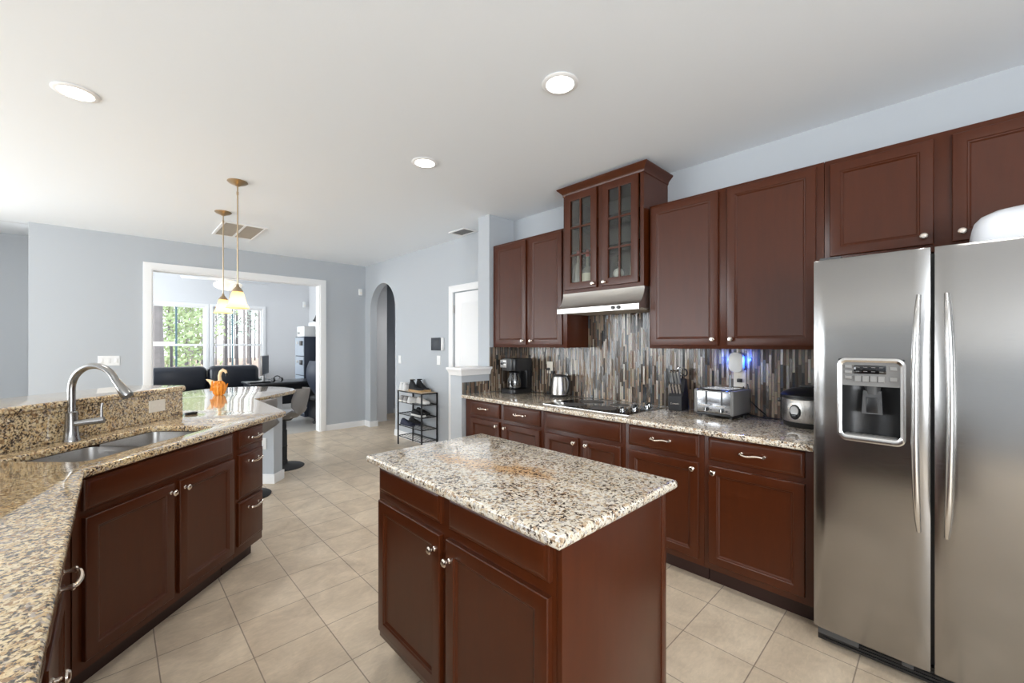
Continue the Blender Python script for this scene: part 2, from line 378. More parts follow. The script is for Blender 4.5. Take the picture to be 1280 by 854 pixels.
def slab(loops, c0, c1, r=0, axis='z'):
    """filled outline(s) with holes, thickness c0..c1, rounded edges r; returns a mesh"""
    cu = bpy.data.curves.new('slab', 'CURVE'); cu.dimensions = '2D'; cu.fill_mode = 'BOTH'
    t = abs(c1-c0)
    cu.extrude = t/2-r; cu.bevel_depth = r; cu.bevel_resolution = 3; cu.offset = -r
    for lp in loops:
        sp = cu.splines.new('POLY'); sp.points.add(len(lp)-1)
        for p, (a, b) in zip(sp.points, lp): p.co = (a, b, 0, 1)
        sp.use_cyclic_u = True
    ob = bpy.data.objects.new('slab', cu); COL.objects.link(ob)
    dg = bpy.context.evaluated_depsgraph_get(); dg.update()
    me = bpy.data.meshes.new_from_object(ob.evaluated_get(dg))
    bpy.data.objects.remove(ob); bpy.data.curves.remove(cu)
    mid = (c0+c1)/2
    for v in me.vertices:
        a, b, c = v.co; c += mid
        v.co = {'z': (a, b, c), 'x': (c, a, b), 'y': (a, c, b)}[axis]
    bm = bmesh.new(); bm.from_mesh(me); bmesh.ops.remove_doubles(bm, verts=bm.verts, dist=1e-5)
    bmesh.ops.recalc_face_normals(bm, faces=bm.faces); bm.to_mesh(me); bm.free()
    return me
def tag(o, label, cat, group=None, kind=None):
    if label: o['label'] = label
    if cat: o['category'] = cat
    if group: o['group'] = group
    if kind: o['kind'] = kind
    return o
def struct(o): o['kind'] = 'structure'; return o
def thing(name, label, cat, loc=(0, 0, 0), rz=0, group=None):
    o = bpy.data.objects.new(name, None); COL.objects.link(o); o.empty_display_size = .1
    o.location = loc; o.rotation_euler = (0, 0, rz)
    return tag(o, label, cat, group)
def copy_tree(o, parent=None):
    c = o.copy(); COL.objects.link(c)
    if parent: c.parent = parent
    for ch in list(o.children): copy_tree(ch, c)
    return c
def TN(t, n, z=0):
    s2 = sqrt(2); d = 2.40+n*s2
    return ((t*s2-d)/2, (t*s2+d)/2, z)
# ------------------------------------------------------------------ room shell
H = 2.743; XW = 3.145; YF = 6.94
def rect(a0, a1, b0, b1): return [(a0, b0), (a1, b0), (a1, b1), (a0, b1)]
def sbox(name, m, *a, bev=0): return struct(MB().box(*a, bev=bev).build(name, m))
sbox('floor', 'floor', -5.2, 4.6, -3.1, 8.2, -.08, 0)
sbox('ceiling', 'ceil', -5.2, 4.6, -3.1, 8.2, H, H+.1)
# right wall with arch and door opening behind the stub wall
arch = [(5.882, 0), (6.739, 0), (6.739, 1.965)] + [(6.3105+.4285*cos(a*pi/20), 1.965+.4285*sin(a*pi/20)) for a in range(1, 20)] + [(5.882, 1.965)]
dr_open = rect(3.62, 4.355, 0, 2.065)
outer = [(-3.0, 0), (3.62, 0), (3.62, 2.065), (4.355, 2.065), (4.355, 0), (5.882, 0)] + [(5.882, 1.965)] + \
        [(6.3105+.4285*cos(pi-a*pi/20), 1.965+.4285*sin(pi-a*pi/20)) for a in range(1, 20)] + [(6.739, 1.965), (6.739, 0), (YF, 0), (YF, H), (-3.0, H)]
struct(link('wall_right', slab([outer], XW, XW+.115, 0, 'x'), 'wall'))
# far wall with the sunroom opening
fo = [(-.668, 0), (.355, 0), (.355, 2.35), (2.394, 2.35), (2.394, 0), (XW+.115, 0), (XW+.115, H), (-.668, H)]
struct(link('wall_far', slab([fo], YF, YF+.14, 0, 'y'), 'wall'))
sbox('wall_far_return', 'wall', -.668, -.53, YF+.14, 7.86, 0, H)
SB = rect(-5.0, -.53, 0, H)
struct(link('wall_set_back', slab([SB, rect(-4.3, -2.1, .6, 2.3)], 7.86, 8.0, 0, 'y'), 'wall'))
LW = rect(-3.0, 8.0, 0, H)
struct(link('wall_left', slab([LW, rect(3.7, 7.0, .55, 2.45)], -5.12, -5.0, 0, 'x'), 'wall'))
struct(link('wall_rear', slab([rect(-5.12, XW+.115, 0, H), rect(-3.45, .25, .55, 2.55)], -3.12, -3.0, 0, 'y'), 'wall'))
def casing(n, a0, a1, b0, b1, c, axis, s_):
    lo = [rect(a0-.09, a1+.09, b0-.09, b1+.09), rect(a0, a1, b0, b1)]
    w = struct(link('window_%d' % n, slab(lo, min(c, c+s_*.02), max(c, c+s_*.02), .004, axis), 'white'))
    mid = (a0+a1)/2; zm = (b0+b1)/2
    link('sash', slab([rect(a0-.005, a1+.005, b0-.005, b1+.005), rect(a0+.05, mid-.03, b0+.05, zm-.02), rect(mid+.03, a1-.05, b0+.05, zm-.02), rect(a0+.05, mid-.03, zm+.02, b1-.05), rect(mid+.03, a1-.05, zm+.02, b1-.05)], min(c-s_*.01, c-s_*.04), max(c-s_*.01, c-s_*.04), .003, axis), 'white', w)
casing(3, 3.7, 7.0, .55, 2.45, -5.0, 'x', 1)  # unseen left window, put in to let light into the room
casing(4, -4.3, -2.1, .6, 2.3, 7.86, 'y', -1)
casing(5, -3.45, .25, .55, 2.55, -3.0, 'y', 1)  # unseen rear window, put in and placed for the light it gives
# stub wall and half wall
sbox('wall_stub', 'wall', 2.795, XW, 3.25, 3.43, 0, H)
sbox('wall_half', 'wall', 2.442, 2.795, 3.25, 3.43, 0, 1.10)
hw = MB().box(2.405, 2.81, 3.215, 3.465, 1.150, 1.173, bev=.004)
hw.loft([[(2.432-k, 3.24-k, z), (2.80, 3.24-k, z), (2.80, 3.44+k, z), (2.432-k, 3.44+k, z)] for k, z in ((0, 1.096), (.004, 1.10), (.006, 1.115), (.016, 1.14), (.022, 1.150))])
struct(hw.build('trim_2', 'white'))
# hall beyond the arch
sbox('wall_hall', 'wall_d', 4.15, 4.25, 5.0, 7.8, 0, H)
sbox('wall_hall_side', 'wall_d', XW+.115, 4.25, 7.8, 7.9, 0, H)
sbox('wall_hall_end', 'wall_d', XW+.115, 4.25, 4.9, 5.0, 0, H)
# baseboards
def baseboard(name, x0, x1, y0, y1, h=.095):
    m = MB().box(x0, x1, y0, y1, 0, h-.012)
    m.box(x0+(.004 if x1-x0 < .03 else 0), x1-(0 if x1-x0 < .03 else 0), y0+(.004 if y1-y0 < .03 else 0), y1, h-.012, h)
    return struct(m.build(name, 'white'))
baseboard('baseboard_far', 2.485, XW, YF-.016, YF)
baseboard('baseboard_far_left', -.668, .27, YF-.016, YF)
baseboard('baseboard_right', XW-.016, XW, 4.45, 5.882)
baseboard('baseboard_right_far', XW-.016, XW, 6.739, YF-.016)
baseboard('baseboard_hall', 4.134, 4.15, 5.0, 7.8)
baseboard('baseboard_arch', XW-.016, XW+.131, 6.723, 6.739)
baseboard('baseboard_half_wall', 2.426, 2.442, 3.25, 3.43)
baseboard('baseboard_set_back', -5.0, -.668, 7.844, 7.86)
# doorway casing to the sunroom
cs = [(.27, 0), (.355, 0), (.355, 2.35), (2.394, 2.35), (2.394, 0), (2.485, 0), (2.485, 2.435), (.27, 2.435)]
struct(link('trim_1', slab([cs], YF-.022, YF, .006, 'y'), 'white'))
jl = MB().box(.355, .367, YF-.005, YF+.15, 0, 2.338).box(2.382, 2.394, YF-.005, YF+.15, 0, 2.338).box(.355, 2.394, YF-.005, YF+.15, 2.338, 2.35)
struct(jl.build('trim_3', 'white'))
# white door behind the stub wall
d1 = struct(MB().panel(-4.345, -3.63, .01, 2.055, [(0, .04), (0, 0), (.11, 0), (.125, .008), (.14, .008), (.16, .003)]).build('door_1', 'white', loc=(XW+.012, 0, 0), rot=(0, 0, -pi/2)))
cs2 = [(3.53, 0), (3.62, 0), (3.62, 2.065), (4.355, 2.065), (4.355, 0), (4.443, 0), (4.443, 2.15), (3.53, 2.15)]
struct(link('trim_4', slab([cs2], XW-.02, XW, .006, 'x'), 'white'))
MB().box(-.008, .008, -.012, .0, -.05, .05).build('hinge', 'silver_p', d1, loc=(-4.347, -.001, 1.85))
MB().box(-.008, .008, -.012, .0, -.05, .05).build('hinge', 'silver_p', d1, loc=(-4.347, -.001, 1.05))

# ------------------------------------------------------------------ sunroom
YB = 10.9; HS = 3.35
sbox('floor_sunroom', 'sunfloor', -1.6, 3.7, YF+.14, YB+.1, -.08, .001)
sbox('ceiling_sunroom', 'ceil', -1.6, 3.7, YF+.14, YB+.1, HS, HS+.1)
W1 = (.50, 1.42); W2 = (1.55, 2.49); WZ = (.60, 2.21)
struct(link('wall_sunroom_back', slab([rect(-1.6, 3.5, 0, HS), rect(W1[0]-.02, W1[1]+.02, WZ[0]-.02, WZ[1]+.02), rect(W2[0]-.02, W2[1]+.02, WZ[0]-.02, WZ[1]+.02)], YB, YB+.14, 0, 'y'), 'white_wall'))
struct(link('wall_sunroom_left', slab([rect(YF+.14, YB, 0, HS), rect(8.0, 10.3, .5, 2.4)], -1.6, -1.46, 0, 'x'), 'white_wall'))
sbox('wall_sunroom_right', 'white_wall', 3.5, 3.62, YF+.14, YB, 0, HS)
sbox('wall_sunroom_front', 'white_wall', -1.6, 3.5, YF+.14, YF+.16, 2.743, HS)
sbox('wall_sunroom_side', 'white_wall', XW+.115, 3.5, YF+.14, YF+.2, 0, 2.743)
def window(n, x0, x1):
    z0, z1 = WZ
    cas = [rect(x0-.06, x1+.06, z0-.06, z1+.06), rect(x0, x1, z0, z1)]
    w = struct(link('window_%d' % n, slab(cas, YB-.02, YB+.005, .004, 'y'), 'white'))
    zm = (z0+z1)/2-.02
    link('sash', slab([rect(x0-.012, x1+.012, zm-.02, z1+.012), rect(x0+.035, x1-.035, zm+.022, z1-.035)], YB+.05, YB+.085, .003, 'y'), 'white', w)
    s2 = link('sash', slab([rect(x0-.012, x1+.012, z0-.012, zm+.025), rect(x0+.035, x1-.035, z0+.04, zm-.02)], YB+.012, YB+.048, .003, 'y'), 'white', w)
    MB().box(x0+.03, x1-.03, YB+.064, YB+.068, zm, z1-.03).build('pane', 'pane', w)
    MB().box(x0+.03, x1-.03, YB+.028, YB+.032, z0+.03, zm).build('pane', 'pane', w)
    MB().box(x0-.08, x1+.08, YB-.07, YB+.01, z0-.085, z0-.055, bev=.006).build('sill', 'white', w)
window(1, *W1); window(2, *W2)

# ------------------------------------------------------------------ woods outside
sbox('ground', 'litter', -16, 40, YB+.3, 62, -.75, -.30)
rnd = random.Random(4)
def trunk(name, x, y, r, h, m, lab, grp):
    pts = []; dx, dy = rnd.uniform(-.25, .25), rnd.uniform(-.2, .2)
    for k in range(7):
        q = k/6; pts.append((dx*q*q, dy*q, h*q))
    mb = MB().tube(pts, [r*(1.35 if k == 0 else 1-.10*k) for k in range(7)], 9)
    for k in range(rnd.randint(1, 4)):
        q = rnd.uniform(.35, .9); a = rnd.uniform(0, 2*pi); L = rnd.uniform(.3, .6)
        p = Vector((dx*q*q, dy*q, h*q)); mb.tube([p, p+Vector((cos(a)*L*.6, sin(a)*L*.6, L*.45)), p+Vector((cos(a)*L, sin(a)*L, L))], [r*.3, r*.2, r*.08], 6)
    o = mb.build(name, m, loc=(x, y, -.3))
    return tag(o, lab, 'tree', grp)
spots_ = []
for i in range(84):
    y = rnd.uniform(30, 60) if i > 9 else rnd.uniform(21, 30)
    x = y*rnd.uniform(.02, .32)
    while any((x-a)**2+(y-b)**2 < 1.5 for a, b in spots_):
        y = rnd.uniform(22, 60); x = y*rnd.uniform(.02, .32)
    spots_.append((x, y))
    big = False
    trunk('forest_tree', x, y, rnd.uniform(.035, .055) if i < 10 else rnd.uniform(.05, .095), rnd.uniform(12, 18), 'bark' if rnd.random() < .5 else 'bark_p',
          'slender bare trunk among the woods outside the sunroom windows', 'trees in the woods outside')
tag(trunk('pine_tree', .83, 14.2, .14, 13, 'bark_p', None, None), 'thick pale trunk close outside the left sunroom window, left of centre', 'tree')
tag(trunk('pine_tree', .655, 13.6, .055, 12, 'bark', None, None), 'pale trunk at the far left edge of the left sunroom window', 'tree')
def leaves(name, m, n, spots, size, lab):
    mb = MB()
    for i in range(n):
        cx, cy, cz, r = spots[i % len(spots)]
        while True:
            d = Vector((rnd.uniform(-1, 1), rnd.uniform(-1, 1), rnd.uniform(-1, 1)))
            if d.length < 1: break
        p = Vector((cx, cy, cz))+d*r
        a = Vector((rnd.uniform(-1, 1), rnd.uniform(-1, 1), rnd.uniform(-1, 1))).normalized()*size*rnd.uniform(.6, 1.3)
        b = a.orthogonal().normalized()*size*rnd.uniform(.4, .9)
        mb.face([p-a, p-b, p+a, p+b])
    o = mb.build(name, m, smooth=0)
    return tag(o, lab, 'foliage', kind='stuff')
sp = []
for i in range(26):
    y = rnd.uniform(15, 26); sp.append((y*rnd.uniform(.055, .13), y, rnd.uniform(.3, 4.2), rnd.uniform(.5, 1.2)))
leaves('green_understory', 'leaf', 2600, sp, .09, 'bright green leafy understory outside the left sunroom window')
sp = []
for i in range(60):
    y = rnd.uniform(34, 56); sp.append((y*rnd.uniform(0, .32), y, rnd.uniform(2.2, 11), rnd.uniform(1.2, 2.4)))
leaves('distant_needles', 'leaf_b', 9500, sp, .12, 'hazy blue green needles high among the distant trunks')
# hammock on its stand, post outside
hm = thing('hammock', 'dark hammock slung low outside the left sunroom window', 'hammock', (1.55, 13.3, -.3))
c = []
for k in range(9):
    q = k/8; x = -.75+1.5*q; z = 1.02-.34*sin(pi*q)
    c.append([(x, -.28, z+.05), (x, -.1, z-.04), (x, .1, z-.04), (x, .28, z+.05), (x, .1, z-.055), (x, -.1, z-.055)])
MB().loft(c).build('sling', 'canvas', hm)
MB().tube([(-.9, 0, .0), (-.95, 0, .6), (-.75, 0, 1.05)], .03, 8).build('stand', 'black_m', hm)
MB().tube([(.95, 0, .0), (.97, 0, .6), (.75, 0, 1.05)], .03, 8).build('stand', 'black_m', hm)
ch = thing('garden_slide', 'pale slanted board outside the lower left sunroom window', 'slide', (1.42, 12.4, -.3))
MB().prism([(-.38, .62), (.30, 1.22), (.34, 1.18), (-.30, .54)], -.12, .12, 'y', bev=.01).build('chute', 'plastic', ch)
MB().cyl((.28, 0, 0), (.28, 0, 1.13), .025).build('leg', 'plastic', ch)
MB().cyl((-.33, 0, 0), (-.33, 0, .56), .025).build('leg', 'plastic', ch)
for x, y in ((1.08, 12.6), (2.2, 12.6)):
    tag(MB().tube([(0, 0, 0), (0, 0, 3.2)], .02, 8).build('fence_post', 'canvas', loc=(x, y, -.3)), 'thin dark post outside the %s sunroom window' % ('left' if x < 1.5 else 'right'), 'post')
rl = thing('deck_rail', 'white rail on posts outside the left edge of the left window', 'railing', (.80, 12.8, -.3))
MB().box(-.35, .28, -.04, .04, 1.66, 1.76, bev=.01).build('rail', 'plastic', rl)
MB().box(-.30, -.24, -.03, .03, 0, 1.66).build('post', 'bark', rl)
MB().box(.18, .23, -.03, .03, 0, 1.66).build('post', 'bark', rl)
# ------------------------------------------------------------------ cabinets
DOOR = [(0, .02), (0, .004), (.003, .001), (.007, 0), (.046, 0), (.050, .004), (.054, .005), (.061, .011), (.066, .0115)]
DRAWER = [(0, .02), (0, .008), (.004, .005), (.010, .0045), (.016, .001), (.020, 0)]
def knob(parent, x, z, y=0):
    return MB().lathe([(.0, 0), (.009, 0), (.009, .003), (.005, .006), (.005, .013), (.011, .018), (.0145, .022), (.0145, .026), (.010, .030), (0, .031)], axis='y', seg=16).xf(Matrix.Scale(-1, 4, (0, 1, 0))).build('knob', 'nickel', parent, loc=(x, y, z))
def pull(parent, x, z, L=.11, y=0):
    m = MB()
    for s in (-1, 1):
        m.lathe([(0, 0), (.008, 0), (.008, .003), (.005, .006), (.005, .018), (.0075, .022), (.0085, .027), (.006, .031), (0, .032)], axis='y', seg=12)
        bmesh.ops.translate(m.bm, verts=[v for v in m.bm.verts if not v.tag], vec=(s*L/2, 0, 0))
        for v in m.bm.verts: v.tag = True
    pts = [(-L/2+L*k/12, .026+.012*sin(pi*k/12), -.004*sin(2*pi*k/12)) for k in range(13)]
    m.tube(pts, [.0045+.002*abs(sin(pi*k/12)) for k in range(13)], 8)
    return m.xf(Matrix.Scale(-1, 4, (0, 1, 0))).build('pull', 'nickel', parent, loc=(x, y, z))
def door(parent, x0, x1, z0, z1, kx=None, kz=None, wood='cherry'):
    d = MB().panel(x0, x1, z0, z1, DOOR).build('door', wood, parent, smooth=25)
    if kx is not None: knob(d, kx, kz)
    return d
def drawer(parent, x0, x1, z0, z1, handle=True, name='drawer'):
    d = MB().panel(x0, x1, z0, z1, DRAWER).build(name, 'cherry', parent, smooth=25)
    if handle: pull(d, (x0+x1)/2, (z0+z1)/2+.004)
    return d
def carcass(parent, w, d, z0=.105, z1=.878, toe=.075, y0=.02):
    MB().box(0, w, y0, d, z0, z1, bev=.002).build('cabinet_body', 'cherry', parent)
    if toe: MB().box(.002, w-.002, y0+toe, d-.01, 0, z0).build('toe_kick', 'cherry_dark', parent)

RZ = -pi/2
XD = 2.466
def base(name, label, y0, y1, group='base cabinets along the tiled wall'):
    t = thing(name, label, 'cabinet', (XD, y0, 0), RZ, group)
    carcass(t, y0-y1-.001, XW-XD-.001)
    return t
B = [3.19, 2.224, 1.486, .970, .445]
zd, zt = (.739, .868), (.145, .707)
t = base('base_cabinet', 'dark cherry base cabinet with two drawers over two doors at the half wall', B[0]+.05, B[1])
o_ = B[0]+.05
drawer(t, o_-3.147, o_-2.736, *zd); drawer(t, o_-2.684, o_-2.253, *zd)
door(t, o_-3.147, o_-2.738, *zt, o_-2.765, .672); door(t, o_-2.684, o_-2.253, *zt, o_-2.655, .672)
t = base('base_cabinet', 'dark cherry base cabinet with one wide false drawer front below the cooktop', B[1], B[2])
drawer(t, B[1]-2.194, B[1]-1.516, *zd, False, 'false_drawer_front')
door(t, B[1]-2.194, B[1]-1.872, *zt, B[1]-1.902, .672); door(t, B[1]-1.822, B[1]-1.516, *zt, B[1]-1.792, .672)
t = base('base_cabinet', 'dark cherry one-door base cabinet standing below the knife block', B[2], B[3])
drawer(t, B[2]-1.456, B[2]-.998, *zd); door(t, B[2]-1.456, B[2]-1.000, *zt, B[2]-1.03, .672)
t = base('base_cabinet', 'dark cherry one-door base cabinet right beside the refrigerator', B[3], B[4])
drawer(t, B[3]-.943, B[3]-.480, *zd); door(t, B[3]-.943, B[3]-.480, *zt, B[3]-.912, .672)

# upper cabinets
XU = 2.814
def upper(name, label, y0, y1, z0, z1, x=XU):
    t = thing(name, label, 'cabinet', (x, y0, z0), RZ, 'wall cabinets above the tiled counter')
    return t
t = upper('wall_cabinet', 'tall dark cherry two-door wall cabinet above the coffee maker', 3.228, 2.262, 1.373, 2.415)
w = 3.228-2.262; h = 2.415-1.373
MB().box(0, w, .02, XW-XU-.001, 0, h, bev=.002).build('cabinet_body', 'cherry', t)
door(t, 3.228-3.178, 3.228-2.752, .025, h-.022, 3.228-2.784, .062); door(t, 3.228-2.702, 3.228-2.312, .025, h-.022, 3.228-2.672, .062)
t = upper('wall_cabinet', 'tall dark cherry two-door wall cabinet above the toaster', 1.498, .462, 1.373, 2.410)
w = 1.498-.462; h = 2.410-1.373
MB().box(0, w, .02, XW-XU-.001, 0, h, bev=.002).build('cabinet_body', 'cherry', t)
door(t, 1.498-1.484, 1.498-1.016, .020, h-.018, 1.498-1.045, .062); door(t, 1.498-.962, 1.498-.497, .020, h-.018, 1.498-.935, .062)
t = upper('wall_cabinet', 'short dark cherry wall cabinet above the refrigerator', .460, -.50, 1.845, 2.410)
w = .96; h = 2.410-1.845
MB().box(0, w, .02, XW-XU-.001, 0, h, bev=.002).build('cabinet_body', 'cherry', t)
door(t, .460-.435, .460-.037, .035, h-.03, .46-.07, .075); door(t, .460+.023, .460+.46, .035, h-.03, .46+.055, .075)
# glass front cabinet above the hood
XG = 2.75; gy0, gy1, gz0, gz1 = 2.250, 1.508, 1.828, 2.68
t = thing('glass_cabinet', 'tall dark cherry glass-door cabinet with a crown above the range hood', 'cabinet', (XG, gy0, gz0), RZ, 'wall cabinets above the tiled counter')
w = gy0-gy1; h = gz1-gz0; D = XW-XG-.001
bd = MB().box(0, .018, .021, D, 0, h).box(w-.018, w, .021, D, 0, h).box(.018, w-.018, .021, D, 0, .018).box(.018, w-.018, .021, D, h-.018, h).box(.018, w-.018, D-.012, D, .018, h-.018)
bd.build('cabinet_body', 'cherry', t)
ff = slab([rect(0, w, 0, h), rect(.03, w/2-.022, .03, h-.03), rect(w/2+.022, w-.03, .03, h-.03)], .020, .0215, 0, 'y')
link('face_frame', ff, 'cherry', t)
MB().box(.019, w-.019, .03, D-.013, h*.36+.03, h*.36+.038).box(.019, w-.019, .03, D-.013, h*.67, h*.67+.008).build('shelf', 'pane_c', t)
MB().box(.0185, w-.0185, .028, D-.0135, .072, .085).build('bottom_shelf', 'cherry_in', t)
MB().box(.0185, w-.0185, D-.0135, D-.0125, .0185, h-.0185).build('back_panel', 'cherry_in', t)
def gdoor(x0, x1, kx):
    z0, z1 = .028, h-.028
    d = link('door', slab([rect(x0, x1, z0, z1), rect(x0+.058, x1-.058, z0+.058, z1-.058)], 0, .0195, .004, 'y'), 'cherry', t)
    gx0, gx1, g0, g1 = x0+.055, x1-.055, z0+.055, z1-.055
    m = MB().box((gx0+gx1)/2-.007, (gx0+gx1)/2+.007, .003, .012, g0, g1)
    for k in (1, 2): m.box(gx0, gx1, .0035, .0115, g0+(g1-g0)*k/3-.007, g0+(g1-g0)*k/3+.007)
    m.build('muntin', 'cherry', d)
    MB().box(gx0, gx1, .013, .016, g0, g1).build('pane', 'pane_c', d)
    knob(d, kx, z0+.03)
gdoor(gy0-2.222, gy0-1.905, gy0-1.932); gdoor(gy0-1.856, gy0-1.545, gy0-1.830)
def rrect(x0, y0, o, y1=D): return [(x0-o, -o+.02), (w+o, -o+.02), (w+o, y1), (x0-o, y1)]
cr = MB().loft([[(x, y, z) for x, y in rrect(0, 0, o)] for o, z in ((.002, h-.03), (.006, h-.026), (.008, h-.01), (.016, h+.0), (.030, h+.015), (.038, h+.022), (.044, h+.03), (.044, h+.036))])
cr.build('crown_moulding', 'cherry', t)

# bottles in the glass cabinet
def bottle(x, y, prof, m, cap, label, lab=None, capm='cap_red'):
    t = thing('bottle', label, 'bottle', (x, y, gz0+.0855), 0, 'bottles inside the glass-door cabinet')
    MB().lathe(prof, seg=18).build('glass_body', m, t)
    r, z = prof[-2]
    MB().lathe([(0, z-.001), (r+.003, z-.001), (r+.003, z+cap), (r*.8, z+cap+.006), (0, z+cap+.006)], seg=16).build('cap', capm, t)
    if lab: MB().lathe([(lab[0], lab[1]), (lab[0]+.001, lab[1]), (lab[0]+.001, lab[2]), (lab[0], lab[2])], seg=18).build('paper_label', 'label_c', t)
BP = [(0, 0), (.034, 0), (.036, .004), (.036, .12), (.030, .15), (.013, .18), (.012, .235), (0, .236)]
BP2 = [(0, 0), (.042, 0), (.045, .004), (.045, .09), (.036, .115), (.013, .135), (.012, .215), (0, .216)]
bottle(2.83, 2.14, BP, 'bottle_g', .035, 'slim red-capped bottle in the left half of the glass-door cabinet')
bottle(2.83, 2.045, BP2, 'bottle_g', .035, 'squat red-capped bottle with a cream label beside the slim one', (.0455, .006, .075))
t = thing('decanter', 'cream round decanter with stacked silver beads in the right cabinet half', 'decanter', (2.84, 1.76, gz0+.0855), 0)
MB().sphere((0, 0, .040), .042, 20).build('body', 'cream', t)
MB().lathe([(0, .075), (.015, .076), (.012, .09), (.020, .105), (.012, .12), (.010, .125), (.018, .14), (.010, .155), (.009, .16), (.015, .172), (.008, .186), (0, .188)], seg=18).build('stopper', 'chrome', t)
bottle(2.90, 1.66, [(0, 0), (.030, 0), (.032, .004), (.032, .10), (.02, .12), (.010, .14), (.010, .16), (0, .161)], 'bottle_g', .02, 'small clear bottle at the far right behind the cabinet glass', None, 'black')

# ------------------------------------------------------------------ worktops and splashbacks
def offs(x0, x1, y0, y1): return rect(x0, x1, y0, y1)
w1 = link('worktop', slab([rect(2.438, XW-.001, .440, 3.249)], .879, .914, .012), 'granite')
tag(w1, 'speckled granite worktop running along the tiled wall to the refrigerator', 'worktop')
bs = MB().box(XW-.010, XW-.0005, .440, 3.249, .9145, 1.3725).box(XW-.010, XW-.0005, 1.50, 2.26, 1.3725, 1.826)
tag(bs.build('backsplash', 'tile'), 'glossy vertical strip mosaic backsplash of brown and blue grey glass', 'backsplash')
b2 = MB().box(2.796, XW-.0105, 3.240, 3.2495, .9145, 1.372).box(2.448, 2.796, 3.240, 3.2495, .9145, 1.03)
tag(b2.build('side_splash', 'tile'), 'short strip mosaic splash on the half wall behind the worktop end', 'backsplash')

# island
IX = .838; iy0, iy1 = 1.747, .702
t = thing('kitchen_island', 'dark cherry island cabinet standing alone on the tile floor', 'island', (IX, iy0, 0), RZ)
iw = iy0-iy1; idp = 1.447-IX
MB().box(0, iw-.02, .02, idp, .105, .878, bev=.002).build('cabinet_body', 'cherry', t)
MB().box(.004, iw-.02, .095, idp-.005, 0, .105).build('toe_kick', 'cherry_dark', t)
MB().box(iw-.02, iw, .02, idp-.035, 0, .878, bev=.0015).box(iw-.021, iw+.003, idp-.034, idp, 0, .878, bev=.003).build('end_panel', 'cherry', t)
z1d, z1o = (.760, .872), (.150, .720)
drawer(t, .028, iy0-1.245, *z1d, False, 'drawer'); drawer(t, iy0-1.200, iy0-.735, *z1d, False, 'drawer')
door(t, .024, iy0-1.250, *z1o, iy0-1.277, .665); door(t, iy0-1.212, iy0-.737, *z1o, iy0-1.185, .655)
it = link('island_worktop', slab([rect(.806, 1.468, .668, 1.768)], .879, .915, .014), 'granite_i')
tag(it, 'cream speckled granite slab with a golden vein on top of the island', 'worktop')

# ------------------------------------------------------------------ peninsula
def diag_thing(name, label, cat, t0, group=None):
    return thing(name, label, cat, TN(t0, .02), pi/4, group)
t = diag_thing('sink_base_cabinet', 'dark cherry two-door cabinet under the double sink', 'cabinet', 1.575, 'peninsula cabinets')
# carcass open at the top so that the bowls hang inside
w = 2.480-1.575-.001; D = .575
MB().box(0, w, .02, .04, .105, .878).box(0, .018, .04, D, .105, .878).box(w-.018, w, .04, D, .105, .878).box(.018, w-.018, D-.012, D, .105, .878).box(.018, w-.018, .04, D-.012, .105, .125).build('cabinet_body', 'cherry', t)
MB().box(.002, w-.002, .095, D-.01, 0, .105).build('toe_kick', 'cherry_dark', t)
q = 1.575
drawer(t, 1.607-q, 2.453-q, .742, .868, False, 'false_drawer_front')
door(t, 1.610-q, 2.033-q, .145, .714, 2.008-q, .672); door(t, 2.065-q, 2.465-q, .145, .714, 2.092-q, .672)
t = diag_thing('drawer_cabinet', 'narrow dark cherry cabinet of three drawers at the counter corner', 'cabinet', 2.481, 'peninsula cabinets')
carcass(t, .279, .575); q = 2.481
for z0, z1 in ((.760, .872), (.452, .722), (.160, .430)):
    d = MB().panel(2.508-q, 2.745-q, z0, z1, DRAWER).build('drawer', 'cherry', t, smooth=25)
    pull(d, 2.640-q, z0+(z1-z0)*(.5 if z1 > .8 else .80), .10)
LX = -.097
t = thing('base_cabinet', 'dark cherry cabinet under the near counter leg, next to the sink corner', 'cabinet', (LX, 1.29, 0), pi/2, 'peninsula cabinets')
carcass(t, .479, .60)
drawer(t, .020, .459, .745, .868); door(t, .020, .459, .145, .714, .048, .672)
t = thing('base_cabinet', 'wide dark cherry cabinet under the near counter leg, closest to the camera', 'cabinet', (LX, -.15, 0), pi/2, 'peninsula cabinets')
carcass(t, 1.439, .60)
for k in range(3):
    x = .48*k
    d = drawer(t, x+.020, x+.459, .745, .868, False); pull(d, x+.185, .8105); door(t, x+.020, x+.459, .145, .714, x+.048, .672)
f = thing('corner_filler', 'dark cherry filler panel in the corner between sink and near counter leg', 'filler panel', (LX, 1.77, 0), pi/2)
MB().box(0, .535, .02, .045, .105, .878).build('panel', 'cherry', f)
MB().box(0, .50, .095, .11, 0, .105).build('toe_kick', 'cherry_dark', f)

def rounded(pts, rads, n=7):
    out = []; N = len(pts)
    for i, p in enumerate(pts):
        r = rads[i]
        p = Vector(p); a = Vector(pts[i-1])-p; b = Vector(pts[(i+1) % N])-p
        if r == 0: out.append(tuple(p)); continue
        a.normalize(); b.normalize(); th = a.angle(b); d = r/math.tan(th/2)
        c = p+(a+b).normalized()*r/sin(th/2); s = p+a*d; e = p+b*d
        v0 = s-c; v1 = e-c; tot = v0.angle_signed(v1)
        for k in range(n+1):
            an = -tot*k/n
            out.append((c.x+v0.x*cos(an)-v0.y*sin(an), c.y+v0.x*sin(an)+v0.y*cos(an)))
    return out
t2 = lambda t, n: TN(t, n)[:2]
lobe = [(1.36, 4.735), (1.425, 4.84), (1.45, 5.0), (1.42, 5.2), (1.33, 5.38), (1.19, 5.52), (1.0, 5.62), (.80, 5.62), (.62, 5.54), (.48, 5.38), (.33, 5.1), (.22, 4.7), (.17, 4.2), (.17, 3.95)]
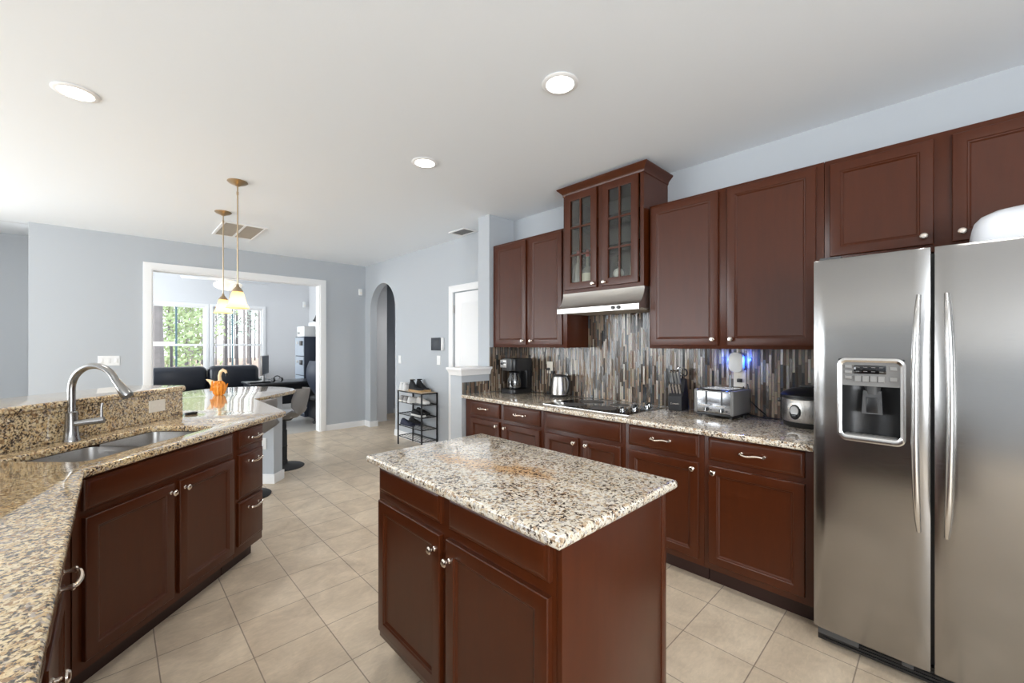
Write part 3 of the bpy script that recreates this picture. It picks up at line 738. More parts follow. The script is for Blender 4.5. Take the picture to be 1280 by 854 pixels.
outline = [(-.70, -.18), (-.08, -.18), (-.08, 2.320)] + [(.905, 3.318), (.915, 3.350), (.925, 4.305)] + lobe + [t2(2.90, .76), t2(2.80, .66), t2(1.319, .64)]
hole = rounded([t2(1.697, .122), t2(2.445, .122), t2(2.445, .500), t2(1.697, .500)], [.04, .05, .05, .03])
ct = link('sink_worktop', slab([outline, hole], .879, .914, .012), 'granite_w')
tag(ct, 'warm tan granite worktop bending round the sink to a rounded end', 'worktop')
# sink: two bowls and rim
sk = thing('double_sink', 'stainless steel double-bowl sink sunk in the granite', 'sink', TN(1.575, .02), pi/4)
bowl_w = [(1.690-1.575, 2.085-1.575), (2.105-1.575, 2.452-1.575)]
for a, b in bowl_w:
    rings = []
    for ins, z in ((0, .878), (.004, .80), (.012, .72), (.05, .692)):
        rings.append([(x, y, z) for x, y in rounded([(a+ins,   .104+ins), (b-ins, .104+ins), (b-ins, .487-ins), (a+ins, .487-ins)], [.045-ins*.5]*4)])
    m = MB().loft(rings, cap=False)
    m.bm.faces.new([v for v in m.bm.verts][-len(rings[0]):])
    bo = m.build('bowl', 'sink_s', sk, smooth=50)
    MB().lathe([(0, .694), (.035, .694), (.040, .6945), (.040, .697), (.03, .6955), (0, .6955)], o=((a+b)/2, .29, 0), seg=20).build('drain', 'chrome', bo)
MB().box(bowl_w[0][1]-.001, bowl_w[1][0]+.001, .11, .480, .84, .866, bev=.006).build('divider', 'sink_s', sk)
# faucet
fc = thing('kitchen_faucet', 'brushed steel arched pull-down faucet behind the sink', 'faucet', TN(2.055, .572, .914), pi/4)
MB().lathe([(0, 0), (.034, 0), (.034, .006), (.030, .012), (.026, .06), (.0235, .14), (.024, .145), (.021, .15), (0, .151)], seg=24).build('base_body', 'faucet', fc)
pts = [(0, 0, .145), (0, 0, .262)] + [(0, -.118+.118*cos(a*pi/16), .262+.118*sin(a*pi/16)) for a in range(1, 15)]
ex, ey, ez = pts[-1]; px, py, pz = pts[-2]
MB().tube(pts, .0155, 16).build('spout', 'faucet', fc, smooth=60)
dv = Vector((ex-px, ey-py, ez-pz)).normalized(); dv = (dv+Vector((0, -.22, 0))).normalized()
e0 = Vector(pts[-1])
MB().tube([e0, e0+dv*.02, e0+dv*.05, e0+dv*.095, e0+dv*.103], [.0165, .0175, .021, .0265, .023], 16).build('spray_head', 'faucet', fc, smooth=50)
hd = MB().cyl((.0, -.02, .088), (.045, -.095, .096), .0165).cyl((.0455, -.0955, .096), (.055, -.112, .098), .0175).build('handle_body', 'faucet', fc)
MB().tube([(.050, -.103, .105), (.050, -.103, .16), (.052, -.106, .185)], [.0075, .006, .0055], 10).build('lever', 'faucet', hd)

# raised bar
bw = [t2(1.319, .64), t2(2.80, .64), t2(2.80, .77), t2(1.265, .77), (-.895, -.16), (-.72, -.16)]
struct(link('wall_bar', slab([bw], 0, 1.084, 0), 'wall'))
bsp = MB()
sp_ = link('bar_splash', slab([[t2(1.325, .639), t2(2.801, .639), t2(2.801, .618), t2(1.317, .618)]], .9145, 1.0855, .001), 'granite_w')
tag(sp_, 'tan granite splash panel rising behind the faucet to the raised bar', 'backsplash')
bt = [t2(1.34, .592), t2(2.795, .592), t2(2.825, .62), t2(2.825, .98), t2(2.79, 1.02), t2(1.15, 1.02), (-1.10, -.16), (-.69, -.16)]
bt = link('raised_bar', slab([bt], 1.086, 1.120, .012), 'granite_w')
tag(bt, 'raised tan granite bar top behind the sink', 'bar top')
# pony wall under the rounded end
d1_, d2_ = Vector((.70711, .70711)), Vector((-.70711, .70711))
p0 = Vector((1.168, 4.682)); pw = [p0, p0+d1_*.15, p0+d1_*.15+d2_*.85, p0+d2_*.85]
struct(link('wall_pony', slab([[tuple(p) for p in pw]], 0, .878, 0), 'wall'))
b0 = p0-d1_*.014-d2_*.014
pb = [b0, b0+d1_*.178, b0+d1_*.178+d2_*.86, b0+d2_*.86]
struct(link('baseboard_pony', slab([[tuple(p) for p in pb]], 0, .095, .003), 'white'))
# ------------------------------------------------------------------ refrigerator
FX, FY0 = 2.345, .425; FW = .914
fr = thing('refrigerator', 'stainless steel side-by-side refrigerator with a dispenser in the left door', 'refrigerator', (FX, FY0, 0), RZ)
bow = lambda x: .014*((x-FW/2)/(FW/2))**2
MB().box(.006, FW-.006, .085, .74, .03, 1.775, bev=.004).build('fridge_body', 'dark_grey', fr)
MB().box(.02, FW-.02, .10, .70, 0, .03).build('base_frame', 'black', fr)
kg = MB().box(.010, FW-.010, .060, .10, .018, .085)
for k in range(4): kg.box(.03, FW-.03, .054, .062, .026+.014*k, .033+.014*k)
kg.build('toe_grille', 'black', fr)
MB().box(.012, .16, .045, .060, .05, .082, bev=.004).build('hinge_cover', 'dark_grey', fr)
MB().box(.30, .335, .050, .062, .05, .078, bev=.002).build('grille_clip', 'dark_grey', fr)
def fdoor(x0, x1, z0, z1, hole=None):
    xs = sorted(set([x0+(x1-x0)*k/16 for k in range(17)] + ([hole[0], hole[1]] if hole else [])))
    zs = sorted(set([z0, z1, z0+.012, z1-.012] + ([hole[2], hole[3]] if hole else [])))
    m = MB(); bm = m.bm
    def yf(x, z):
        e = 0
        for q in (x-x0, x1-x): e = max(e, .010*(1-q/.012) if q < .012 else 0)
        if z in (z0, z1): e = max(e, .006)
        return bow(x)+e
    F = {}; Bk = {}
    for x in xs:
        for z in zs: F[x, z] = bm.verts.new((x, yf(x, z), z)); Bk[x, z] = bm.verts.new((x, .083, z))
    for i in range(len(xs)-1):
        for j in range(len(zs)-1):
            a, b, c, d = (xs[i], zs[j]), (xs[i+1], zs[j]), (xs[i+1], zs[j+1]), (xs[i], zs[j+1])
            inside = hole and hole[0] <= a[0] and b[0] <= hole[1] and hole[2] <= a[1] and c[1] <= hole[3]
            if not inside:
                bm.faces.new([F[k] for k in (a, b, c, d)]); bm.faces.new([Bk[k] for k in (d, c, b, a)])
            if hole and inside: pass
    def wall(keys):
        for a, b in zip(keys, keys[1:]): bm.faces.new((F[a], F[b], Bk[b], Bk[a]))
    wall([(x, z0) for x in xs]); wall([(x, z1) for x in xs]); wall([(x0, z) for z in zs]); wall([(x1, z) for z in zs])
    if hole:
        hx = [x for x in xs if hole[0] <= x <= hole[1]]; hz = [z for z in zs if hole[2] <= z <= hole[3]]
        wall([(x, hole[2]) for x in hx]); wall([(x, hole[3]) for x in hx]); wall([(hole[0], z) for z in hz]); wall([(hole[1], z) for z in hz])
    return m
H_ = (.094, .310, .990, 1.338)
xs_gap = (.385, .397)
dl = fdoor(.0, xs_gap[0], .092, 1.79, H_).build('door', 'steel', fr, smooth=30)
drr = fdoor(xs_gap[1], FW, .092, 1.79).build('door', 'steel', fr, smooth=30)
def fhandle(parent, x, sgn):
    n = 18; pts = []
    for k in range(n+1):
        q = k/n; z = .648+(1.60-.648)*q
        out = .055*min(1, sin(pi*min(q, 1-q)*2.2+.001)**.6) if min(q, 1-q) < .227 else .055
        out = .052*(1-(abs(2*q-1))**7)
        pts.append((x+sgn*.010*(1-(2*q-1)**2), bow(x)-.002-out, z))
    rr = [.0125*(.62+.38*(1-abs(2*k/n-1)**4)) for k in range(n+1)]
    m = MB().tube(pts, rr, 14)
    return m.build('handle', 'steel_s', parent, smooth=60)
fhandle(dl, .352, -1); fhandle(drr, .430, 1)
# dispenser set into the left door
b0 = min(bow(H_[0]), bow(H_[1]))-.0
dp = thing('x', None, None)
bpy.data.objects.remove(dp)
x0, x1, z0, z1 = H_
yb = lambda x: bow(x)
bz = MB()
oo = rounded([(x0-.004, z0-.012), (x1+.004, z0-.012), (x1+.004, z1+.004), (x0-.004, z1+.004)], [.030]*4)
ii = rounded([(x0+.012, z0+.012), (x1-.012, z0+.012), (x1-.012, z1-.014), (x0+.012, z1-.014)], [.02]*4)
rings = []
for lp, dy in ((oo, .004), (oo, -.006), ([((a[0]+b[0])/2, (a[1]+b[1])/2) for a, b in zip(oo, ii)], -.009), (ii, -.004), (ii, .012)):
    rings.append([(p[0], yb(p[0])+dy, p[1]) for p in lp])
bez = bz.loft(rings, cap=False).build('dispenser_frame', 'steel_s', dl, smooth=40)
zc = 1.222
rc = MB()
A = [(x0+.010, .020), (x1-.010, .020), (x1-.010, .081), (x0+.010, .081)]
pr = []
for q in range(9):      # concave recess back
    an = q/8; xx = x0+.010+(x1-x0-.020)*an
    pr.append((xx, .025+.052*sin(pi*an)**.5))
rc.loft([[(x, y, z0+.010) for x, y in pr], [(x, y, zc) for x, y in pr]], cap=False, closed=False)
rc.face([(x, y, z0+.0102) for x, y in pr]); rc.face([(x, y, zc) for x, y in pr])
rc.build('recess', 'recess', bez)
cp = MB().loft([[(x, yb(x)-.001+(.0 if z > zc+.01 else .0), z) for x, z in ((x0+.012, zc), (x1-.012, zc), (x1-.012, z1-.014), (x0+.012, z1-.014))], [(x, .07, z) for x, z in ((x0+.012, zc), (x1-.012, zc), (x1-.012, z1-.014), (x0+.012, z1-.014))]]).build('control_panel', 'grey_p', bez)
dw = x1-x0
yp = yb((x0+x1)/2)-.006
MB().box(x0+dw*.25, x0+dw*.74, yp+.001, yp+.008, 1.275, 1.312, bev=.001).build('display', 'black_glass', cp)
ic = MB()
for k in range(4):
    for zz in (1.302, 1.284): ic.box(x0+dw*(.28+.12*k), x0+dw*(.34+.12*k), yp-.0002, yp+.002, zz, zz+.0022)
ic.build('display_mark', 'grey_p', cp)
for xx, ww, zz, hh in [(.11, .11, 1.298, .014), (.11, .11, 1.274, .014), (.11, .11, 1.250, .014), (.79, .11, 1.292, .017), (.79, .11, 1.246, .017)] + [(.265+.118*k, .10, 1.240, .026) for k in range(4)]:
    bt_ = MB().panel(x0+dw*xx, x0+dw*(xx+ww), zz, zz+hh, [(0, .01), (0, .002), (.002, 0), (.0025, .001)]).build('button', 'silver_p', cp, loc=(0, yp-.0015, 0))
pad = MB().loft([[(x0+dw*.38, .032, 1.20), (x0+dw*.66, .032, 1.20), (x0+dw*.66, .05, 1.20), (x0+dw*.38, .05, 1.20)], [(x0+dw*.36, .026, 1.10), (x0+dw*.68, .026, 1.10), (x0+dw*.68, .040, 1.10), (x0+dw*.36, .040, 1.10)]]).build('paddle', 'dark_grey', bez)
MB().box(x0+dw*.43, x0+dw*.61, .0255, .030, 1.105, 1.172, bev=.002).build('paddle_pad', 'black', pad)
MB().lathe([(0, 1.185), (.024, 1.185), (.028, 1.222), (0, 1.222)], o=(x0+dw*.52, .050, 0), seg=16).build('spout', 'dark_grey', bez)
tr = MB().box(x0+.012, x1-.012, .004, .060, z0+.006, z0+.016, bev=.003)
for k in range(9): tr.box(x0+.022+.0195*k, x0+.034+.0195*k, .012, .05, z0+.0155, z0+.018)
tr.build('drip_tray', 'grey_p', bez)
MB().box(.02, .10, .03, .12, 1.790, 1.803, bev=.004).build('hinge_cover', 'dark_grey', fr)
MB().box(FW-.10, FW-.02, .03, .12, 1.790, 1.803, bev=.004).build('hinge_cover', 'dark_grey', fr)
# white bin on top
bn = MB()
rings = []
for ins, z in ((0, 0), (0, .085), (.008, .115), (.028, .138), (.07, .158), (.13, .170)):
    rings.append([(x, y, z) for x, y in rounded([(ins*.9, ins*.6), (.56-ins*.9, ins*.6), (.56-ins*.9, .36-ins*.6), (ins*.9, .36-ins*.6)], [max(.012, .06-ins*.3)]*4)])
bn.loft(rings)
o = bn.build('storage_bin', 'grey_bin', smooth=60, loc=(2.475, -.075, 1.776), rot=(0, 0, RZ))
tag(o, 'white plastic bin with a domed lid on top of the refrigerator', 'bin')

# ------------------------------------------------------------------ hood and cooktop
hx0 = 2.690; hy0, hy1 = 2.255, 1.503
hd = thing('range_hood', 'stainless steel range hood below the glass-door cabinet', 'range hood', (hx0, hy0, 1.655), RZ)
w = hy0-hy1; D = XW-hx0-.012
prof = [(0, 0), (0, .042)] + [(.012+.10*(1-cos(a*pi/16))+.012*a/8, .042+.118*sin(a*pi/16)) for a in range(1, 9)] + [(D, .160), (D, .172), (D, 0), (D-.01, 0)]
prof = [(0, 0), (0, .040), (.010, .044), (.026, .056), (.044, .075), (.060, .099), (.072, .125), (.079, .150), (.081, .172), (D, .172), (D, .012), (.02, .012), (.02, 0)]
hb = MB().prism(prof, 0, w, 'x').build('hood_shell', 'steel_v', hd, smooth=40)
MB().box(.03, w-.03, .03, D-.03, .004, .0115).build('filter', 'grille', hd)
for k in (0, 1):
    MB().lathe([(0, 0), (.014, 0), (.0135, .004), (.012, .014), (0, .015)], axis='y', seg=16).xf(Matrix.Scale(-1, 4, (0, 1, 0))).build('switch', 'black', hd, loc=(w*.72+.047*k, -.0005 if 1 else 0, .021))
ck = thing('cooktop', 'black glass electric cooktop set in the granite under the hood', 'cooktop', (2.535, 2.262, .914), RZ)
cw, cdp = .765, .50
MB().box(0, cw, 0, cdp, .0002, .006, bev=.002).build('glass_plate', 'black_glass', ck)
MB().box(-.006, cw+.006, -.006, 0, .0002, .005).box(-.006, cw+.006, cdp, cdp+.006, .0002, .005).box(-.006, 0, 0, cdp, .0002, .005).box(cw, cw+.006, 0, cdp, .0002, .005).build('trim', 'steel_s', ck)
for a, b, r in ((.20, .14, .085), (.20, .37, .10), (.47, .14, .10), (.47, .37, .075)):
    MB().lathe([(r-.002, .0061), (r+.002, .0061), (r+.002, .0064), (r-.002, .0064)], o=(a, b, 0), seg=36).build('burner_ring', 'dark_grey', ck)
for a, b in ((.66, .10), (.705, .19), (.66, .28), (.705, .37), (.68, .445)):
    k = MB().lathe([(0, .006), (.022, .006), (.022, .012), (.017, .015), (.016, .028), (0, .030)], o=(a, b, 0), seg=20).build('control_knob', 'chrome', ck)
    MB().box(a-.004, a+.004, b-.02, b+.02, .029, .039, bev=.002).build('grip', 'black', k)

# ------------------------------------------------------------------ appliances on the worktop
Z0 = .9142
# coffee maker
cm = thing('coffee_maker', 'black drip coffee maker with a glass carafe at the worktop end', 'coffee maker', (2.812, 3.105, Z0), RZ)
MB().prism(rounded([(0, 0), (.20, 0), (.20, .27), (0, .27)], [.035]*4), 0, .042, 'z', bev=.004).build('base', 'black', cm)
MB().box(.003, .197, .19, .268, .042, .345, bev=.012).build('tower', 'black', cm)
MB().prism(rounded([(0, .0), (.20, .0), (.20, .27), (0, .27)], [.05, .05, .03, .03]), .225, .345, 'z', bev=.006).build('brew_head', 'black', cm)
MB().box(.012, .10, -.008, .02, .255, .335, bev=.006).build('control_panel', 'silver_p', cm)
MB().box(.022, .055, -.010, -.004, .285, .318, bev=.001).build('display', 'black_glass', cm)
for k in range(2): MB().lathe([(0, 0), (.008, 0), (.008, .004), (0, .005)], axis='y', seg=12).xf(Matrix.Scale(-1, 4, (0, 1, 0))).build('button', 'black', cm, loc=(.068+.02*k, -.008, .302))
ca = MB().lathe([(.055, .046), (.068, .052), (.074, .09), (.070, .14), (.052, .185), (.050, .20), (.048, .20), (.050, .185), (.067, .14), (.071, .09), (.066, .055), (.053, .049)], o=(.10, .105, 0), seg=28).build('carafe', 'carafe', cm)
MB().lathe([(0, .195), (.054, .195), (.054, .205), (.03, .215), (0, .216)], o=(.10, .105, 0), seg=24).build('lid', 'black', ca)
MB().tube([(.13, .055, .195), (.16, .01, .19), (.165, .0, .15), (.155, .012, .10), (.14, .04, .075)], .009, 8).build('carafe_handle', 'black', ca)
MB().tube([(.20, .25, .03), (.23, .26, .006), (.34, .27, .006), (.43, .285, .008), (.44, .31, .10), (.435, .322, .215)], .0035, 6).build('power_cord', 'black', cm)
MB().box(.417, .449, .296, .3205, .200, .226, bev=.004).build('plug', 'black', cm)
# kettle
kt = thing('electric_kettle', 'brushed steel electric kettle with a black handle near the coffee maker', 'kettle', (3.02, 2.505, Z0), RZ)
MB().lathe([(0, 0), (.080, 0), (.082, .012), (.070, .018), (0, .018)], seg=28).build('power_base', 'black', kt)
kb = MB().lathe([(0, .019), (.076, .019), (.077, .03), (.073, .10), (.064, .17), (.060, .185), (0, .186)], seg=32).build('kettle_body', 'steel_v', kt)
MB().lathe([(0, .186), (.059, .186), (.057, .197), (.03, .204), (0, .205)], seg=24).build('lid', 'black', kt)
MB().tube([(.05, .0, .192), (.10, -.01, .188), (.122, -.012, .15), (.118, -.012, .08), (.10, -.01, .04), (.074, 0, .035)], [.012, .013, .011, .011, .011, .010], 10).build('handle', 'black', kt)
MB().loft([[(-.058, -.018, .15), (-.058, .018, .15), (-.055, .022, .184), (-.055, -.022, .184)], [(-.075, -.004, .176), (-.075, .004, .176), (-.078, .006, .186), (-.078, -.006, .186)]]).build('spout', 'steel_v', kt)
MB().tube([(-.075, .02, .006), (-.16, -.01, .005), (-.20, .05, .01), (-.215, .085, .12), (-.2155, .0965, .245)], .0035, 6).build('power_cord', 'black', kt)
MB().box(-.232, -.200, .076, .0995, .230, .256, bev=.004).build('plug', 'black', kt)
# knife block with knives
kx, ky = 2.975, 1.425
kb = thing('knife_block', 'black slanted knife block with maker lettering beside the cooktop', 'knife block', (kx, ky, Z0), RZ+.10)
MB().prism([(0, 0), (.155, 0), (.165, .03), (.125, .225), (.075, .235), (.05, .135), (.0, .105)], 0, .098, 'x', bev=.004).build('block_body', 'black_m', kb)
def text(body, size, m, parent, loc, rot, ext=.0004):
    cu = bpy.data.curves.new('lettering', 'FONT'); cu.body = body; cu.size = size; cu.extrude = ext; cu.align_x = 'CENTER'; cu.align_y = 'CENTER'
    ob = bpy.data.objects.new('t', cu); COL.objects.link(ob); dg = bpy.context.evaluated_depsgraph_get(); dg.update()
    me = bpy.data.meshes.new_from_object(ob.evaluated_get(dg)); bpy.data.objects.remove(ob)
    return link('lettering', me, m, parent, 0, loc, rot)
text('Cuisinart', .0165, 'nickel', kb, (.049, -.0006, .052), (pi/2, 0, 0))
def knife(label, x, y, z, L, handle, tilt, w_=.013, group='knives in the knife block'):
    k = thing('knife', label, 'knife', tuple(kb.matrix_basis @ Vector((x, y, z))), RZ+.10, group)
    k.rotation_euler = (-tilt, 0, RZ+.10); k.rotation_euler = (tilt, 0, RZ+.10)
    MB().loft([[(-w_/2, -.008, 0), (w_/2, -.008, 0), (w_/2, .008, 0), (-w_/2, .008, 0)], [(-w_/2, -.009, L*.5), (w_/2, -.009, L*.5), (w_/2, .009, L*.5), (-w_/2, .009, L*.5)], [(-w_*.55, -.012, L), (w_*.55, -.012, L), (w_*.55, .008, L), (-w_*.55, .008, L)]]).build('handle', handle, k)
    MB().box(-w_*.56, w_*.56, -.012, .0095, L-.004, L+.012, bev=.002).build('end_cap', 'steel_s', k)
    MB().box(-.001, .001, -.007, .007, -.035, .001).build('blade', 'steel_s', k)
kb.rotation_euler = (0, 0, RZ+.10)
from mathutils import Euler
kb.matrix_basis = Matrix.Translation((kx, ky, Z0)) @ Matrix.Rotation(RZ+.10, 4, 'Z')
ordn = ['leftmost', 'second from left', 'third from left', 'rightmost']
for i in range(4):
    knife('silver steak knife, %s in the lower row of the knife block' % ordn[i], .015+.0225*i, .027, .1225, .075, 'steel_s', .42)
for i in range(3):
    knife('long-handled knife, %s in the upper row of the knife block' % ['left', 'middle', 'right'][i], .018+.024*i, .062, .1875, .105, 'grey_p', .42, .016)
s = thing('scissors', 'steel kitchen scissors standing at the back of the knife block', 'scissors', tuple(kb.matrix_basis @ Vector((.072, .098, .2315))), RZ+.10)
s.rotation_euler = (.30, 0, RZ+.10)
MB().tube([(cos(a*pi/8)*.018-.016, 0, .055+.030*sin(a*pi/8)) for a in range(16)], .0055, 8, closed=True).build('finger_loop', 'steel_s', s)
MB().tube([(cos(a*pi/8)*.018+.020, 0, .05+.028*sin(a*pi/8)) for a in range(16)], .0055, 8, closed=True).build('finger_loop', 'black', s)
MB().box(-.006, .008, -.002, .002, -.03, .03).build('blade', 'steel_s', s)
# toaster
ts = thing('toaster', 'chrome four-slice toaster in front of the plug-in night light', 'toaster', (2.888, 1.198, Z0), RZ-.09)
w, D, h = .262, .27, .185
MB().box(.008, w-.008, .008, D-.008, .012, .03, bev=.004).build('base', 'black', ts)
for a in (.03, w-.03):
    for b in (.03, D-.03): MB().cyl((a, b, 0), (a, b, .014), .012).build('foot', 'black', ts)
MB().box(.010, w-.010, .002, D-.002, .026, h-.002, bev=.014, seg=3).build('toaster_body', 'toaster_s', ts)
for x0_, x1_ in ((0, .022), (w-.022, w)):
    MB().box(x0_, x1_, -.003, D+.003, .024, h, bev=.009, seg=3).build('end_cap', 'grey_p', ts)
tp = MB().box(.03, w-.03, .02, D-.02, h-.004, h+.002, bev=.002).build('top_plate', 'black', ts)
for k in range(4):
    b = .05+.05*k
    MB().box(.045, w-.045, b, b+.026, h+.001, h+.0035).build('slot_rim', 'steel_s', tp)
for a in (.085, .187):
    lv = MB().box(a-.005, a+.005, .0002, .004, .075, h-.012).build('lever_slot', 'slot', ts)
    MB().prism([(a-.03, .078), (a+.03, .078), (a+.034, .088), (a+.03, .086), (a-.03, .086), (a-.034, .088)], -.022, .003, 'y', bev=.002).build('lever', 'steel_s', lv)
    kn = MB().lathe([(0, 0), (.014, 0), (.013, .012), (0, .014)], axis='y', seg=18).xf(Matrix.Scale(-1, 4, (0, 1, 0))).build('browning_knob', 'black', ts, loc=(a, .003, .052))
    MB().box(-.002, .002, -.016, -.012, -.012, .012).build('pointer', 'steel_s', kn)
    MB().box(a+.024, a+.038, -.001, .004, .046, .054, bev=.001).build('button', 'black', ts)
MB().tube([(w*.75, D, .03), (w*.8, D+.01, .012), (w+.06, D-.03, .005), (w+.16, D-.02, .005), (w+.10, D+.0, .005), (.262, D-.01, .10), (.25, D-.028, .22)], .0035, 6).build('power_cord', 'black', ts)
# rice cooker
rk = thing('rice_cooker', 'steel rice cooker with a black lid half hidden by the refrigerator', 'rice cooker', (2.993, .566, Z0), RZ)
rs = lambda o, z: [((.132-o)*cos(2*pi*k/40), (.125-o)*sin(2*pi*k/40), z) for k in range(40)]
MB().loft([rs(.012, 0), rs(.006, .008), rs(.004, .03)]).build('base', 'black', rk)
MB().loft([rs(.006, .031), rs(.0, .045), rs(.0, .160), rs(.004, .166)]).build('cooker_body', 'steel_v', rk, smooth=40)
ld = MB().loft([rs(.0, .167), rs(-.008, .172), rs(-.008, .188), rs(.010, .203), rs(.05, .222), rs(.09, .229)]).build('lid', 'black', rk, smooth=50)
MB().box(-.04, .04, -.016, .016, .228, .244, bev=.006).build('lid_handle', 'black', ld)
MB().box(-.152, -.128, -.03, .03, .135, .16, bev=.006).build('side_handle', 'black', rk)
cpn = MB().lathe([(0, 0), (.030, 0), (.030, .006), (.026, .009), (0, .009)], axis='y', seg=24).xf(Matrix.Diagonal((1, -1, 1.45, 1))).build('control_panel', 'black', rk, loc=(-.040, -.1165, .092), rot=(0, 0, -.30))
MB().lathe([(0, 0), (.023, 0), (.022, .003), (0, .003)], axis='y', seg=24).xf(Matrix.Diagonal((1, -1, 1.2, 1))).build('panel_plate', 'silver_p', cpn, loc=(0, -.0085, .008))
MB().box(-.014, .014, -.016, -.010, -.033, -.012, bev=.003).build('switch', 'black', cpn)
MB().tube([(-.10, .08, .02), (-.19, .10, .006), (-.26, .07, .006), (-.34, .10, .01), (-.40, .105, .06), (-.388, .118, .20)], .0035, 6).build('power_cord', 'black', rk)

# wall plates
def plate(name, label, cat, loc, rz, w, h, kind='outlet', m='almond', gangs=1):
    t = thing(name, label, cat, loc, rz)
    p = MB().panel(-w/2, w/2, -h/2, h/2, [(0, 0), (0, -.003), (.003, -.0055)]).build('cover_plate', m, t)
    for g in range(gangs):
        cx = -w/2+w*(g+.5)/gangs if w > h else 0
        for s in (-1, 1):
            cz = s*h*.19 if w <= h or gangs > 1 else 0
            if w > h and gangs == 1: cx, cz = s*w*.19, 0
            if kind == 'outlet':
                MB().box(cx-.014, cx+.014, -.0072, -.005, cz-.012, cz+.012, bev=.002).box(cx-.007, cx-.004, -.0076, -.007, cz-.005, cz+.006).box(cx+.004, cx+.007, -.0076, -.007, cz-.005, cz+.006).build('socket', m, t)
            elif s == 1:
                MB().box(cx-.015, cx+.015, -.0085, -.005, -.03, .03, bev=.002).build('switch_rocker', m, t)
    return t
plate('wall_outlet', 'almond outlet with two plugs on the mosaic beside the kettle', 'outlet', (XW-.0105, 2.72, 1.172), RZ, .072, .118)
plate('wall_outlet', 'almond outlet on the mosaic below the glowing night light', 'outlet', (XW-.0105, .985, 1.165), RZ, .078, .118)
plate('wall_outlet', 'cream outlet set sideways in the granite splash behind the faucet', 'outlet', TN(2.60, .6175, 1.010), pi/4, .118, .075)
plate('light_switch', 'white light switch below the black wall display', 'switch', (XW-.0005, 4.69, 1.188), RZ, .085, .125, 'switch', 'plastic')
plate('wall_outlet', 'small white outlet on the wall beside the arch', 'outlet', (XW-.0005, 5.735, 1.172), RZ, .075, .12, 'switch', 'plastic')
plate('light_switch', 'white triple switch plate on the far wall behind the faucet', 'switch', (-.035, YF-.0005, 1.205), 0, .19, .118, 'switch', 'plastic', 3)
plate('wall_outlet', 'white outlet low on the pony wall beside the drawers', 'outlet', tuple((p0+d2_*.11-d1_*.0005))+(.40,), -pi/4, .072, .115, 'outlet', 'plastic')
# night light
nl = thing('night_light', 'white plug-in device glowing blue on the mosaic', 'night light', (XW-.0175, .998, 1.21), RZ)
MB().prism(rounded([(-.045, 0), (.045, 0), (.045, .135), (-.045, .135)], [.03]*4), -.038, 0, 'y', bev=.008).build('housing', 'plastic', nl)
MB().tube([(-.0455, -.016, .03), (-.0465, -.016, .07), (-.0455, -.016, .11)], .004, 6).build('light_strip', 'led', nl)
MB().tube([(.0455, -.016, .03), (.0465, -.016, .07), (.0455, -.016, .11)], .004, 6).build('light_strip', 'led', nl)
MB().box(.005, .034, -.030, .0, -.068, -.044, bev=.003).build('plug', 'black', nl)
for s in (-1, 1):
    l = bpy.data.lights.new('blue_glow', 'POINT'); l.energy = .45; l.color = (.04, .14, 1); l.shadow_soft_size = .01
    ob = bpy.data.objects.new('blue_glow', l); COL.objects.link(ob); ob.parent = nl; ob.location = (s*.066, -.022, .085)
# black wall display
th = thing('wall_display', 'black square touch display on the blue grey wall by the white door', 'display', (XW-.0005, 4.69, 1.405), RZ)
MB().box(-.128, .128, -.030, 0, -.085, .085, bev=.006).build('housing', 'plastic', th)
MB().box(-.128, .095, -.040, -.0305, -.085, .085, bev=.004).build('screen', 'screen', th)
sn = thing('motion_sensor', 'small white motion sensor high on the far wall by the arch', 'sensor', (3.05, YF-.0005, 2.29), 0)
MB().box(-.03, .03, -.04, 0, -.055, .055, bev=.010).build('housing', 'plastic', sn); MB().box(-.02, .02, -.043, -.039, -.03, .0, bev=.002).build('lens', 'cream', sn)
sn = thing('motion_sensor', 'small white motion sensor in the far corner of the sunroom', 'sensor', (3.38, YB-.0005, 2.37), 0)
MB().box(-.035, .035, -.05, 0, -.075, .075, bev=.012).build('housing', 'plastic', sn); MB().box(-.02, .02, -.053, -.049, -.04, .0, bev=.002).build('lens', 'cream', sn)
# small dark thing at the bar end
rm = thing('remote_control', 'small black remote lying on the granite at the end of the bar splash', 'remote', TN(2.83, .60, .9143), .45)
MB().box(-.02, .05, -.018, .018, 0, .016, bev=.004).build('case', 'black', rm)
MB().lathe([(0, .016), (.009, .016), (.009, .018), (0, .018)], o=(.03, 0, 0), seg=14).build('button', 'dark_grey', rm)

# ------------------------------------------------------------------ ceiling
def downlight(x, y, label, watts=26):
    t = thing('recessed_light', label, 'ceiling light', (x, y, H), 0, 'recessed ceiling lights')
    MB().lathe([(.070, -.001), (.092, -.001), (.094, -.004), (.088, -.008), (.072, -.010), (.070, -.006)], seg=36).build('trim_ring', 'white', t)
    MB().lathe([(0, -.003), (.0695, -.003), (.0695, -.0065), (0, -.008)], seg=32).build('lens', 'lamp', t)
    l = bpy.data.lights.new('downlight_lamp', 'SPOT'); l.energy = watts; l.spot_size = R(112); l.spot_blend = .7; l.shadow_soft_size = .07; l.color = (1, .975, .94)
    ob = bpy.data.objects.new('downlight_lamp', l); COL.objects.link(ob); ob.parent = t; ob.location = (0, 0, -.03)
    return t
downlight(1.655, 1.368, 'round recessed ceiling light above the island')
downlight(1.657, 2.653, 'round recessed ceiling light in the middle of the ceiling, farther along')
downlight(-.142, 3.196, 'round recessed ceiling light above the sink and raised bar')
downlight(1.655, -.2, 'added unseen recessed light overhead in front of the refrigerator', 8)  # extra lamp out of view, added to balance the lighting
gr = thing('return_grille', 'white framed double return air grille in the ceiling behind the pendants', 'ceiling grille', (1.075, 5.77, H), 0)
